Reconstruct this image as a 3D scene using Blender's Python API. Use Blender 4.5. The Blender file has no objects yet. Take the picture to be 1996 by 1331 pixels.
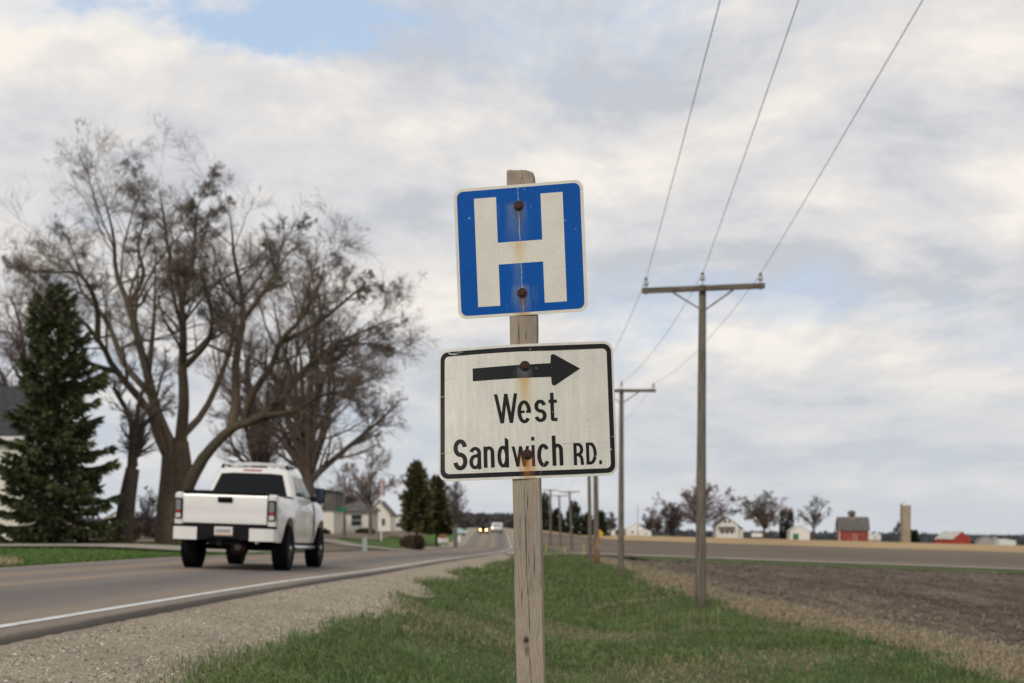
import bpy, math, random
import numpy as np
from mathutils import Matrix, Vector, Euler

sc = bpy.context.scene
COL = sc.collection
R = math.radians
F = 2500.0            # focal length in photo pixels (photo 1996 wide)
CX, HY = 998.0, 1026.0  # principal column and horizon row of the photo

# ------------------------------------------------------------------ camera
cam = bpy.data.cameras.new('camera')
cam.sensor_width = 36.0
cam.lens = 36.0 * F / 1996.0
cam.shift_y = (HY - 665.5) / 1996.0
cam.clip_start = 0.1
cam.clip_end = 12000
cam.dof.use_dof = True
cam.dof.focus_distance = 4.42
cam.dof.aperture_fstop = 4.0
cam_o = bpy.data.objects.new('camera', cam)
cam_o.rotation_euler = (R(90), 0, 0)
COL.objects.link(cam_o)
sc.camera = cam_o

# ------------------------------------------------------------------ sky
SUN_EL, SUN_AZ = R(38), R(200)      # azimuth clockwise from +y: behind the camera, a little left of south
world = bpy.data.worlds.new('World')
sc.world = world
world.use_nodes = True
wn = world.node_tree
wn.nodes.clear()


def N(nt, typ, ins=None, **props):
    n = nt.nodes.new(typ)
    for k, v in props.items():
        setattr(n, k, v)
    if ins:
        for k, v in ins.items():
            s = n.inputs[k]
            if hasattr(v, 'is_output') or isinstance(v, bpy.types.NodeSocket):
                nt.links.new(v, s)
            else:
                s.default_value = v
    return n


def M(nt, op, a, b=None, c=None, clamp=False):
    n = nt.nodes.new('ShaderNodeMath')
    n.operation = op
    n.use_clamp = clamp
    for i, v in enumerate((a, b, c)):
        if v is None:
            continue
        if isinstance(v, bpy.types.NodeSocket):
            nt.links.new(v, n.inputs[i])
        else:
            n.inputs[i].default_value = v
    return n.outputs[0]


def VM(nt, op, a, b=None):
    n = nt.nodes.new('ShaderNodeVectorMath')
    n.operation = op
    for i, v in enumerate((a, b)):
        if v is None:
            continue
        if isinstance(v, bpy.types.NodeSocket):
            nt.links.new(v, n.inputs[i])
        else:
            n.inputs[i].default_value = v
    return n


def ramp(nt, fac, stops, interp='LINEAR'):
    n = nt.nodes.new('ShaderNodeValToRGB')
    n.color_ramp.interpolation = interp
    e = n.color_ramp.elements
    while len(e) < len(stops):
        e.new(0.5)
    for el, (p, c) in zip(e, stops):
        el.position = p
        el.color = (c, c, c, 1) if not hasattr(c, '__len__') else (*c[:3], 1)
    nt.links.new(fac, n.inputs[0])
    return n.outputs[0]


def mixc(nt, fac, a, b, blend='MIX'):
    n = nt.nodes.new('ShaderNodeMix')
    n.data_type = 'RGBA'
    n.blend_type = blend
    for s, v in ((n.inputs[0], fac), (n.inputs[6], a), (n.inputs[7], b)):
        if isinstance(v, bpy.types.NodeSocket):
            nt.links.new(v, s)
        elif hasattr(v, '__len__'):
            s.default_value = (*v[:3], 1)
        else:
            s.default_value = v
    return n.outputs[2]


def noise(nt, vec, scale, detail=4, rough=0.55, dist=0.0, out=0):
    n = N(nt, 'ShaderNodeTexNoise', {'Scale': scale, 'Detail': detail, 'Roughness': rough, 'Distortion': dist})
    if vec is not None:
        nt.links.new(vec, n.inputs['Vector'])
    return n.outputs[out]


SKY_STR = 0.1
tc = N(wn, 'ShaderNodeTexCoord')
d = VM(wn, 'NORMALIZE', tc.outputs['Generated']).outputs[0]
sp = N(wn, 'ShaderNodeSeparateXYZ', {0: d})
el = M(wn, 'MAXIMUM', sp.outputs[2], 0.0)
den = M(wn, 'ADD', el, 0.24)
pv = N(wn, 'ShaderNodeCombineXYZ', {0: M(wn, 'DIVIDE', sp.outputs[0], den), 1: M(wn, 'DIVIDE', sp.outputs[1], den), 2: 0.0}).outputs[0]
pv = VM(wn, 'ADD', pv, (26.857, 2.561, 0.0)).outputs[0]
pup = VM(wn, 'MULTIPLY', pv, (1.0, 0.952, 1.0)).outputs[0]     # the same field a little higher in the sky


def dens(v):
    a = noise(wn, v, 2.1, 12, 0.62, 0.3)
    b = noise(wn, v, 0.7, 2, 0.5)
    return M(wn, 'ADD', M(wn, 'MULTIPLY', a, 0.75), M(wn, 'MULTIPLY', b, 0.35))


d1, d2 = dens(pv), dens(pup)


warp = VM(wn, 'MULTIPLY', VM(wn, 'SUBTRACT', noise(wn, d, 9.0, 5, .6, out=1), (.5, .5, .5)).outputs[0], (.16, .0, .10)).outputs[0]


def gap(px, py, sx, sy, amp):
    """a thinner place in the cloud deck around one direction"""
    v = Vector(((px - CX) / F, 1.0, (HY - py) / F)).normalized()
    q = VM(wn, 'SUBTRACT', VM(wn, 'ADD', d, warp).outputs[0], tuple(v)).outputs[0]
    q = VM(wn, 'MULTIPLY', q, (F / sx, F / sx, F / sy)).outputs[0]
    ln = VM(wn, 'LENGTH', q).outputs['Value']
    g = M(wn, 'EXPONENT', M(wn, 'MULTIPLY', M(wn, 'MULTIPLY', ln, ln), -1.0))
    return M(wn, 'MULTIPLY', g, amp)


cov = d1
for g in ((540, 45, 330, 50, 0.20), (1290, 12, 130, 55, 0.17), (150, 20, 160, 50, 0.11), (1590, 580, 150, 60, 0.07), (1330, 650, 170, 90, 0.06), (480, 240, 200, 40, 0.05)):
    cov = M(wn, 'SUBTRACT', cov, gap(*g))
for g in ((950, 330, 520, 160, 0.10), (1750, 330, 330, 220, 0.06), (250, 300, 300, 120, 0.07), (700, 160, 500, 40, 0.06)):
    cov = M(wn, 'ADD', cov, gap(*g))
cfac = ramp(wn, cov, [(0.37, 0.0), (0.46, 0.70), (0.56, 1.0)], 'EASE')
lit = M(wn, 'ADD', M(wn, 'MULTIPLY', M(wn, 'SUBTRACT', d1, d2), 3.9), 0.49, clamp=True)
thick = ramp(wn, cov, [(0.48, 0.0), (0.72, 1.0)])
lit = M(wn, 'SUBTRACT', lit, M(wn, 'MULTIPLY', thick, 0.10), clamp=True)
ccol = ramp(wn, lit, [(0.08, (4.9, 5.05, 5.4)), (0.38, (5.95, 6.0, 6.15)), (0.62, (6.75, 6.55, 6.4)), (0.95, (8.1, 7.65, 7.05))])
sky = N(wn, 'ShaderNodeTexSky', sky_type='NISHITA', sun_disc=False, sun_elevation=SUN_EL, sun_rotation=SUN_AZ, air_density=1.0, dust_density=1.5, ozone_density=1.0)
scol = mixc(wn, 0.72, sky.outputs[0], (4.9, 6.2, 8.0))
col = mixc(wn, cfac, scol, ccol)
hz = ramp(wn, el, [(0.0, 0.85), (0.055, 0.55), (0.16, 0.0)], 'EASE')
col = mixc(wn, hz, col, (5.1, 5.4, 5.8))
bg = N(wn, 'ShaderNodeBackground', {'Color': col, 'Strength': SKY_STR})
wo = N(wn, 'ShaderNodeOutputWorld', {'Surface': bg.outputs[0]})

sun = bpy.data.lights.new('sun', 'SUN')
sun.energy = 1.25
sun.angle = R(14)
sun.color = (1.0, 0.93, 0.83)
sun_o = bpy.data.objects.new('sun', sun)
sdir = Vector((math.sin(SUN_AZ) * math.cos(SUN_EL), math.cos(SUN_AZ) * math.cos(SUN_EL), math.sin(SUN_EL)))
sun_o.rotation_euler = (-sdir).to_track_quat('-Z', 'Y').to_euler()
sun_o.location = (0, -20, 40)
COL.objects.link(sun_o)

vs = sc.view_settings
vs.view_transform = 'Standard'
vs.look = 'None'
vs.exposure = 0.22
vs.gamma = 1.0
vs.use_curve_mapping = False

# ------------------------------------------------------------------ helpers
rng = np.random.default_rng(11)


def mesh_np(name, V, faces, col=None, uv=None, smooth=False):
    V = np.ascontiguousarray(V, dtype=np.float32)
    me = bpy.data.meshes.new(name)
    me.vertices.add(len(V))
    me.vertices.foreach_set('co', V.ravel())
    faces = [np.ascontiguousarray(f, dtype=np.int32) for f in faces if len(f)]
    li = np.concatenate([f.ravel() for f in faces])
    tot = np.concatenate([np.full(len(f), f.shape[1], np.int32) for f in faces])
    st = np.concatenate([[0], np.cumsum(tot)[:-1]]).astype(np.int32)
    me.loops.add(len(li))
    me.loops.foreach_set('vertex_index', li)
    me.polygons.add(len(tot))
    me.polygons.foreach_set('loop_start', st)
    me.polygons.foreach_set('loop_total', tot)
    me.polygons.foreach_set('use_smooth', np.full(len(tot), bool(smooth)))
    if uv is not None:
        l = me.uv_layers.new(name='UVMap')
        l.data.foreach_set('uv', np.ascontiguousarray(np.asarray(uv, np.float32)[li]).ravel())
    if col is not None:
        a = me.color_attributes.new('Col', 'FLOAT_COLOR', 'POINT')
        c = np.ones((len(V), 4), np.float32)
        c[:, :3] = col
        a.data.foreach_set('color', c.ravel())
    me.update(calc_edges=True)
    me.validate()
    return me


class MB:
    """collects shapes, gives one mesh"""

    def __init__(s):
        s.V, s.Q, s.T, s.n, s.C, s.P = [], [], [], 0, [], []

    def add(s, V, Q=None, T=None, col=None):
        V = np.asarray(V, float).reshape(-1, 3)
        s.V.append(V)
        if Q is not None and len(Q):
            s.Q.append(np.asarray(Q) + s.n)
        if T is not None and len(T):
            s.T.append(np.asarray(T) + s.n)
        s.C.append(np.broadcast_to(np.asarray(col if col is not None else (1, 1, 1), float), (len(V), 3)))
        s.n += len(V)
        return s

    def ngon(s, V):
        s.V.append(np.asarray(V, float))
        s.C.append(np.ones((len(V), 3)))
        s.P.append(np.arange(len(V)) + s.n)
        s.n += len(V)

    def box(s, lo, hi, bev=0.0):
        lo, hi = np.asarray(lo, float), np.asarray(hi, float)
        if bev <= 0:
            V = np.array([[x, y, z] for z in (0, 1) for y in (0, 1) for x in (0, 1)], float)
            Q = [[0, 2, 3, 1], [4, 5, 7, 6], [0, 1, 5, 4], [2, 6, 7, 3], [0, 4, 6, 2], [1, 3, 7, 5]]
            return s.add(lo + V * (hi - lo), Q)
        b = bev
        P = []
        for z, i in ((lo[2], b), (lo[2] + b, 0), (hi[2] - b, 0), (hi[2], b)):
            x0, x1, y0, y1 = lo[0] + i, hi[0] - i, lo[1] + i, hi[1] - i
            k = b if i == 0 else b * .6
            P += [(x0 + k, y0, z), (x1 - k, y0, z), (x1, y0 + k, z), (x1, y1 - k, z), (x1 - k, y1, z), (x0 + k, y1, z), (x0, y1 - k, z), (x0, y0 + k, z)]
        Q = [[r * 8 + i, r * 8 + (i + 1) % 8, r * 8 + 8 + (i + 1) % 8, r * 8 + 8 + i] for r in range(3) for i in range(8)]
        n0 = s.n
        s.add(P, Q)
        s.P.append(np.arange(7, -1, -1) + n0)
        s.P.append(np.arange(24, 32) + n0)
        return s

    def tube(s, pts, rad, sides=8, cap=True):
        pts = np.asarray(pts, float)
        rad = np.broadcast_to(np.asarray(rad, float), (len(pts),))
        V, Q, _ = tubes(pts[None], rad[None], sides)
        n0 = s.n
        s.add(V, Q)
        if cap:
            s.P.append(np.arange(sides)[::-1] + n0)
            s.P.append(np.arange(sides) + n0 + (len(pts) - 1) * sides)
        return s

    def lathe(s, prof, sides=20, axis='z', c=(0, 0, 0)):
        prof = np.asarray(prof, float)
        a = np.arange(sides) / sides * 2 * np.pi
        V = np.stack([np.outer(prof[:, 0], np.cos(a)), np.outer(prof[:, 0], np.sin(a)), np.repeat(prof[:, 1][:, None], sides, 1)], -1).reshape(-1, 3)
        if axis == 'x':
            V = V[:, [2, 0, 1]]
        elif axis == 'y':
            V = V[:, [1, 2, 0]]
        i = np.arange(len(prof) - 1)[:, None] * sides
        j = np.arange(sides)[None]
        k = (j + 1) % sides
        Q = np.stack([i + j, i + k, i + k + sides, i + j + sides], -1).reshape(-1, 4)
        return s.add(V + np.asarray(c), Q)

    def prism(s, poly, lo, hi, plane='xz'):
        """2D polygon extruded; plane xz -> along y, yz -> along x, xy -> along z"""
        p = np.asarray(poly, float)
        n = len(p)

        def put(t):
            t = np.full(n, t)
            if plane == 'xz':
                return np.stack([p[:, 0], t, p[:, 1]], 1)
            if plane == 'yz':
                return np.stack([t, p[:, 0], p[:, 1]], 1)
            return np.stack([p[:, 0], p[:, 1], t], 1)
        n0 = s.n
        Q = [[i, (i + 1) % n, (i + 1) % n + n, i + n] for i in range(n)]
        s.add(np.concatenate([put(lo), put(hi)]), Q)
        s.P.append(np.arange(n)[::-1] + n0)
        s.P.append(np.arange(n) + n + n0)
        return s

    def mesh(s, name, col=False, smooth=False, fix=True):
        V = np.concatenate(s.V)
        f = []
        if s.Q:
            f.append(np.concatenate(s.Q))
        if s.T:
            f.append(np.concatenate(s.T))
        for p in s.P:
            f.append(np.asarray(p)[None])
        me = mesh_np(name, V, f, np.concatenate(s.C) if col else None, None, smooth)
        if fix:
            import bmesh
            bm = bmesh.new()
            bm.from_mesh(me)
            bmesh.ops.recalc_face_normals(bm, faces=bm.faces)
            bm.to_mesh(me)
            bm.free()
        return me


def tubes(P, Rr, sides=4):
    """K polylines P[K,n,3] with radii Rr[K,n] -> verts, quads, owner index"""
    K, n, _ = P.shape
    T = np.gradient(P, axis=1) if n > 2 else np.repeat(P[:, 1:] - P[:, :1], 2, 1)
    T /= np.linalg.norm(T, axis=2, keepdims=True) + 1e-9
    ref = np.where(np.abs(T[:, :1, 2:3]) > .8, np.array([1., 0, 0]), np.array([0, 0, 1.]))
    ref = np.repeat(ref, n, 1)
    A = np.cross(T, ref)
    A /= np.linalg.norm(A, axis=2, keepdims=True) + 1e-9
    B = np.cross(T, A)
    a = np.arange(sides) / sides * 2 * np.pi + .3
    V = P[:, :, None] + Rr[:, :, None, None] * (np.cos(a)[None, None, :, None] * A[:, :, None] + np.sin(a)[None, None, :, None] * B[:, :, None])
    k = np.arange(K)[:, None, None] * n * sides
    i = np.arange(n - 1)[None, :, None] * sides
    j = np.arange(sides)[None, None]
    jn = (j + 1) % sides
    Q = np.stack([k + i + j, k + i + jn, k + i + jn + sides, k + i + j + sides], -1).reshape(-1, 4)
    return V.reshape(-1, 3), Q, np.repeat(np.arange(K), n * sides)


def cones(P, r):
    """pointed three-sided twigs P[K,2,3] -> verts, triangles, owner"""
    K = len(P)
    T = P[:, 1] - P[:, 0]
    T = T / (np.linalg.norm(T, axis=1, keepdims=True) + 1e-9)
    A = np.cross(T, np.where(np.abs(T[:, 2:3]) > .8, np.array([1., 0, 0]), np.array([0, 0, 1.])))
    A /= np.linalg.norm(A, axis=1, keepdims=True) + 1e-9
    B = np.cross(T, A)
    r = r[:, None]
    V = np.stack([P[:, 0] + A * r, P[:, 0] - A * r * .5 + B * r * .87, P[:, 0] - A * r * .5 - B * r * .87, P[:, 1]], 1)
    t = np.arange(K)[:, None, None] * 4 + np.array([[0, 1, 3], [1, 2, 3], [2, 0, 3]])[None]
    return V.reshape(-1, 3), t.reshape(-1, 3), np.repeat(np.arange(K), 4)


def link(name, me, mat, parent=None):
    o = bpy.data.objects.new(name, me)
    COL.objects.link(o)
    if mat is not None and not me.materials:
        me.materials.append(mat)
    if parent is not None:
        o.parent = parent
    return o


def part(name, mb, mat, parent, smooth=False, col=False, fix=True):
    return link(name, mb.mesh(name, col, smooth, fix), mat, parent)


def tag(o, label, cat, group=None):
    o['label'] = label
    o['category'] = cat
    if group:
        o['group'] = group
    return o


def thing(name, loc, label, cat, group=None, rot=(0, 0, 0)):
    o = bpy.data.objects.new(name, None)
    o.empty_display_size = .2
    o.location = loc
    o.rotation_euler = rot
    COL.objects.link(o)
    return tag(o, label, cat, group)


def struct(name, me, mat, kind='structure'):
    o = link(name, me, mat)
    o['kind'] = kind
    return o


# hashed value noise for the land's relief
def _h(i, j, s):
    v = np.sin(i * 127.1 + j * 311.7 + s * 74.7) * 43758.5453
    return v - np.floor(v)


def vn(x, y, s=0):
    i, j = np.floor(x), np.floor(y)
    fx, fy = x - i, y - j
    fx, fy = fx * fx * (3 - 2 * fx), fy * fy * (3 - 2 * fy)
    return (_h(i, j, s) * (1 - fx) + _h(i + 1, j, s) * fx) * (1 - fy) + (_h(i, j + 1, s) * (1 - fx) + _h(i + 1, j + 1, s) * fx) * fy - .5


def fbm(x, y, s=0, o=4):
    r, a = 0, 1.0
    for k in range(o):
        r = r + a * vn(x * 2 ** k + 13.7 * k, y * 2 ** k - 7.1 * k, s + k)
        a *= .5
    return r


def ss(t):
    t = np.clip(t, 0, 1)
    return t * t * (3 - 2 * t)


# ------------------------------------------------------------------ the land
_zs = np.arange(-60, 2500, 1.0)


def table(pts, w):
    v = np.interp(_zs, [p[0] for p in pts], [p[1] for p in pts])
    k = np.hanning(2 * w + 3)
    k /= k.sum()
    v = np.convolve(np.pad(v, w + 1, mode='edge'), k, mode='valid')
    return lambda z: np.interp(z, _zs, v)


XR = table([(-60, -5.4), (170, .08), (265, -.95), (330, -1.9), (600, -9), (2500, -9)], 14)    # x of the right edge line
HR = table([(-60, .55), (3, .68), (9.5, .74), (15, .795), (20, .85), (28, 1.0), (48, 1.275), (115, 2.35), (175, 2.95), (200, 2.75), (265, 1.5), (320, .35), (345, .3), (420, 1.5), (600, 3), (2500, 3)], 5)
HL = table([(-60, .7), (10, .8), (27, .88), (40, .95), (83, 1.56), (115, 2.1), (175, 2.8), (200, 2.6), (265, 1.5), (320, .35), (345, .3), (420, 1.5), (600, 3), (2500, 3)], 5)
CR = table([(-60, .1), (60, .1), (100, .05), (2500, .04)], 5)
HF = table([(-60, 1.35), (5, 1.45), (14, 1.62), (31, 1.98), (54, 2.0), (77, 2.12), (110, 2.4), (170, 2.8), (200, 2.9), (300, 2.6), (480, 2.3), (520, 2.9), (700, 9), (1200, 22), (2500, 30)], 6)
HLE = table([(-60, 1.0), (27, .98), (45, .93), (57, .88), (100, .95), (140, .8), (180, .7), (400, .5), (600, 1.0), (2500, 1.0)], 6)
WB = table([(-60, 2.9), (75, 3.2), (110, 6), (180, 26), (2500, 30)], 8)


def depth(x, y):
    """metres below the camera's height"""
    x, y = np.broadcast_arrays(np.asarray(x, float), np.asarray(y, float))
    u = x - XR(y)
    t = np.clip(-u / 7.3, 0, 1)
    hr, hl = HR(y), HL(y)
    road = hr + (hl - hr) * t - CR(y) * 4 * t * (1 - t)
    off = np.interp(u, [0, .29, .37, 1.0, 1.8], [0, .010, .080, .13, .27])
    hf = HF(y) + (.026 + .010 * ss((y - 20) / 50) * ss((400 - y) / 200)) * np.clip(x - 6, 0, 320)
    w = ss((u - 1.6) / WB(y))
    right = (hr + off) * (1 - w) + hf * w + ss((y - 18) / 14) * ss((95 - y) / 20) * .34 * np.exp(-((u - 5.4) / 1.0) ** 2)
    hle = HLE(y) - .012 * np.clip(-x - 25, 0, 400) * ss((y - 70) / 60)
    w2 = ss((-u - 7.6) / 8.0)
    left = (hl + np.interp(-u, [7.3, 7.8, 8.2], [0, .01, .05])) * (1 - w2) + hle * w2
    return np.where(u > 0, right, np.where(u < -7.3, left, road))


def gz(x, y):
    return -depth(x, y)


def at(px, dist):
    """a spot on the land: photo column and distance"""
    x = (px - CX) * dist / F
    return Vector((x, dist, float(gz(x, dist))))


def grid(X, Y, Z, name, col=None, uv=None, smooth=True):
    n, m = X.shape
    i = np.arange(n - 1)[:, None] * m
    j = np.arange(m - 1)[None]
    Q = np.stack([i + j, i + j + 1, i + j + 1 + m, i + j + m], -1).reshape(-1, 4)
    return mesh_np(name, np.stack([X, Y, Z], -1).reshape(-1, 3), [Q], None if col is None else col.reshape(-1, 3), None if uv is None else uv.reshape(-1, 2), smooth)


# ------------------------------------------------------------------ materials
def newmat(name):
    m = bpy.data.materials.new(name)
    m.use_nodes = True
    nt = m.node_tree
    return m, nt, nt.nodes['Principled BSDF']


def sets(nt, b, **kw):
    for k, v in kw.items():
        s = b.inputs[k.replace('_', ' ')]
        if isinstance(v, bpy.types.NodeSocket):
            nt.links.new(v, s)
        elif hasattr(v, '__len__') and len(v) == 3 and s.type == 'RGBA':
            s.default_value = (*v, 1)
        else:
            s.default_value = v


def bump(nt, b, h, strength, dist):
    n = N(nt, 'ShaderNodeBump', {'Strength': strength, 'Distance': dist, 'Height': h})
    nt.links.new(n.outputs[0], b.inputs['Normal'])


def simple(name, c, rough=.7, metal=0.0, var=.12, scale=6.0, spec=.5, coat=0.0, bmp=0.0, stretch=None, dark=None):
    m, nt, b = newmat(name)
    t = N(nt, 'ShaderNodeTexCoord')
    v = t.outputs['Object']
    if stretch:
        v = VM(nt, 'MULTIPLY', v, stretch).outputs[0]
    f = noise(nt, v, scale, 5, .6)
    dk = dark or tuple(x * (1 - 2.2 * var) for x in c)
    lt = tuple(min(1, x * (1 + 1.6 * var)) for x in c)
    sets(nt, b, Base_Color=ramp(nt, f, [(.3, dk), (.5, c), (.72, lt)]), Roughness=rough, Metallic=metal, Coat_Weight=coat)
    b.inputs['Specular IOR Level'].default_value = spec
    if bmp:
        bump(nt, b, f, .6, bmp)
    return m


def vcol(name, rough=.8, var=.25, scale=9.0, spec=.25, trans=0.0):
    m, nt, b = newmat(name)
    a = N(nt, 'ShaderNodeAttribute', attribute_name='Col')
    t = N(nt, 'ShaderNodeTexCoord')
    f = noise(nt, t.outputs['Object'], scale, 4, .6)
    k = ramp(nt, f, [(.3, 1 - var), (.7, 1 + var)])
    c = mixc(nt, 1.0, a.outputs['Color'], k, 'MULTIPLY')
    sets(nt, b, Base_Color=c, Roughness=rough)
    b.inputs['Specular IOR Level'].default_value = spec
    return m


m_asphalt, nt, b = newmat('asphalt')
uvn = N(nt, 'ShaderNodeUVMap').outputs[0]
spx = N(nt, 'ShaderNodeSeparateXYZ', {0: uvn})
wob = M(nt, 'MULTIPLY', M(nt, 'SUBTRACT', noise(nt, VM(nt, 'MULTIPLY', uvn, (.3, .06, 1)).outputs[0], 1.0, 2), .5), .4)
uu = M(nt, 'DIVIDE', M(nt, 'ADD', M(nt, 'ADD', spx.outputs[0], wob), 8.2), 9.0)


def up(u):
    return (u + 8.2) / 9.0


tan, gry, dkg = (.245, .19, .142), (.178, .149, .130), (.132, .115, .105)
band = ramp(nt, uu, [(up(-8), tan), (up(-6.2), gry), (up(-5.3), gry), (up(-4.6), (.275, .20, .135)), (up(-3.5), gry), (up(-2.7), (.255, .195, .14)), (up(-2.2), gry), (up(-1.4), dkg), (up(-.75), gry), (up(-.2), tan), (up(.26), (.215, .175, .138)), (up(.315), (.075, .063, .054)), (up(.45), (.05, .044, .039))])
st = noise(nt, VM(nt, 'MULTIPLY', uvn, (1.6, .12, 1)).outputs[0], 2.0, 5, .6)
band = mixc(nt, 1.0, band, ramp(nt, st, [(.25, .82), (.75, 1.16)]), 'MULTIPLY')
tg = N(nt, 'ShaderNodeTexCoord').outputs['Object']
sk = noise(nt, tg, 90.0, 3, .7)
band = mixc(nt, 1.0, band, ramp(nt, sk, [(.3, .62), (.5, 1.0), (.7, 1.45)]), 'MULTIPLY')
sets(nt, b, Base_Color=band, Roughness=.86)
b.inputs['Specular IOR Level'].default_value = .3
bump(nt, b, sk, .5, .008)

m_line, nt, b = newmat('road_paint')
tg = N(nt, 'ShaderNodeTexCoord').outputs['Object']
f = noise(nt, tg, 40, 5, .7)
g = noise(nt, tg, 3, 3, .6)
sets(nt, b, Base_Color=ramp(nt, M(nt, 'ADD', M(nt, 'MULTIPLY', f, .6), M(nt, 'MULTIPLY', g, .4)), [(.36, (.30, .285, .26)), (.46, (.60, .60, .58)), (.7, (.70, .70, .68))]), Roughness=.7)


def ground_mat(name, stops, s1, s2, s3=60, bd=.03, rough=.95, stretch=(1, 1, 1), w=(.4, .35, .25)):
    m, nt, b = newmat(name)
    tg = VM(nt, 'MULTIPLY', N(nt, 'ShaderNodeTexCoord').outputs['Object'], stretch).outputs[0]
    a, c, e = noise(nt, tg, s1, 4, .6), noise(nt, tg, s2, 5, .65), noise(nt, tg, s3, 3, .7)
    f = M(nt, 'ADD', M(nt, 'ADD', M(nt, 'MULTIPLY', a, w[0]), M(nt, 'MULTIPLY', c, w[1])), M(nt, 'MULTIPLY', e, w[2]))
    sets(nt, b, Base_Color=ramp(nt, f, stops), Roughness=rough)
    b.inputs['Specular IOR Level'].default_value = .12
    if bd:
        bump(nt, b, M(nt, 'ADD', c, M(nt, 'MULTIPLY', e, .5)), .8, bd)
    return m


m_gravel = ground_mat('gravel', [(.36, (.17, .135, .098)), (.5, (.33, .275, .205)), (.64, (.46, .40, .315))], .9, 14, 75, .025, w=(.25, .3, .45))
m_verge = ground_mat('verge_soil', [(.36, (.05, .068, .024)), (.52, (.078, .112, .036)), (.68, (.14, .13, .065))], .35, 3, 30, .05)
m_lawn = ground_mat('lawn', [(.36, (.055, .095, .022)), (.55, (.085, .14, .032)), (.72, (.155, .15, .07))], .07, .7, 14, .04)
m_soil = ground_mat('plowed_soil', [(.36, (.042, .030, .022)), (.5, (.098, .073, .053)), (.63, (.21, .168, .122))], .7, 3.4, 16, .06, stretch=(1, .13, 1), w=(.42, .33, .25))
m_soilfar = ground_mat('far_plowed_soil', [(.34, (.095, .072, .053)), (.5, (.15, .117, .087)), (.66, (.22, .178, .135))], .02, .25, 6, .04, stretch=(.35, 1, 1))
m_straw = ground_mat('straw_ground', [(.35, (.24, .165, .085)), (.52, (.42, .295, .155)), (.68, (.52, .39, .23))], .04, .4, 8, .05, stretch=(.5, 1, 1))
m_brown = ground_mat('brown_verge', [(.35, (.10, .085, .055)), (.52, (.20, .16, .115)), (.68, (.30, .25, .18))], .06, .5, 9, .04)
m_base = ground_mat('far_ground', [(.35, (.09, .08, .06)), (.52, (.16, .14, .10)), (.68, (.10, .12, .06))], .004, .03, .6, 0)
m_sidegravel = ground_mat('side_gravel', [(.36, (.26, .22, .18)), (.5, (.36, .32, .265)), (.64, (.46, .42, .36))], .3, 5, 40, .02)

m_stone = vcol('stone_chips', .85, .2, 60)
m_blade = vcol('grass_blades', .65, .15, 3, .3)
m_bark = vcol('bark', .9, .35, 7, .15)
m_needle = vcol('needles', .75, .25, 4, .2)
m_clod = vcol('soil_clods', .95, .2, 20, .1)

# ------------------------------------------------------------------ ground sheets
gy = np.concatenate([np.arange(-40, 130, 5), np.geomspace(130, 6000, 60)])
gx = np.concatenate([-np.geomspace(60, 5000, 28)[::-1], np.arange(-55, 60, 5), np.geomspace(60, 5000, 28)])
X, Y = np.meshgrid(gx, gy)
struct('ground', grid(X, Y, gz(X, Y) - .45 - .25 * ss((10 - np.abs(X + 3)) / 8), 'ground'), m_base)

ys = np.concatenate([np.arange(-14, 6, 1.0), np.geomspace(6, 430, 620)])


def strip(name, ucols, mat, lift=0.0, rag=None, uv=True, yy=ys, zfun=None, kind='structure', smooth=True):
    U = np.repeat(np.asarray(ucols, float)[None], len(yy), 0)
    Yg = np.repeat(yy[:, None], U.shape[1], 1)
    if rag is not None:
        U = rag(U, Yg)
    Xg = XR(Yg) + U
    Zg = gz(Xg, Yg) + lift
    if zfun is not None:
        Zg = Zg + zfun(U, Yg)
    return struct(name, grid(Xg, Yg, Zg, name, uv=np.stack([U, Yg], -1) if uv else None, smooth=smooth), mat)


edge_n = lambda y: .05 * fbm(y * 1.1, y * 0 + 3, 5, 3) + .06 * vn(y * .23, y * 0, 9)


def road_rag(U, Y):
    e = edge_n(Y)
    k = ss((U - .1) / .14)
    return U + e * k * .8 + .022 * fbm(Y * 5, Y * 0, 21, 4) * ss((U - .2) / .08)


strip('road', list(np.linspace(-7.75, 0, 26)) + [.1, .18, .24, .28, .30, .32, .34, .37, .42], m_asphalt, 0.004, road_rag,
      zfun=lambda U, Y: np.where((U > .27) & (U < .36), .010 * fbm(Y * 14, U * 20, 31, 3), 0) - .06 * ss((U - .35) / .05))
strip('edge_line', [-.055, .055], m_line, .009, lambda U, Y: U + .006 * vn(Y * 3, U * 30, 3), uv=False)
strip('edge_line', [-7.355, -7.245], m_line, .009, lambda U, Y: U + .006 * vn(Y * 3, U * 30, 4), uv=False)


def ub(y):   # gravel / grass boundary measured from the edge line
    return 1.72 + .55 * fbm(y * .30, y * 0 + 8, 41, 3) + .3 * ss((y - 40) / 40)


def uf(y):   # grass / dead strip boundary, as x
    return 5.05 + .8 * vn(y * .13, y * 0, 51) + .6 * vn(y * .6, y * 0, 52)


def us(y):   # dead strip / soil boundary, as x
    return 6.25 + .6 * vn(y * .1, y * 0, 61) + .3 * vn(y * .8, y * 0, 62)


def strip2(name, f0, f1, n, mat, yy, lift=0.0, zf=None, power=1.0):
    t = np.linspace(0, 1, n)[None] ** power
    a, c = f0(yy)[:, None], f1(yy)[:, None]
    Xg = a + (c - a) * t
    Yg = np.repeat(yy[:, None], n, 1)
    Zg = gz(Xg, Yg) + lift
    if zf is not None:
        Zg = Zg + zf(Xg, Yg)
    return struct(name, grid(Xg, Yg, Zg, name), mat)


def gravel_relief(X, Y):
    k = np.exp(-np.maximum(Y - 8, 0) / 30)
    u = X - XR(Y)
    return k * (.035 * fbm(X * 1.1, Y * .5, 71, 3) + .02 * fbm(X * 7, Y * 7, 72, 2)) * ss((u - .38) / .3)


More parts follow.
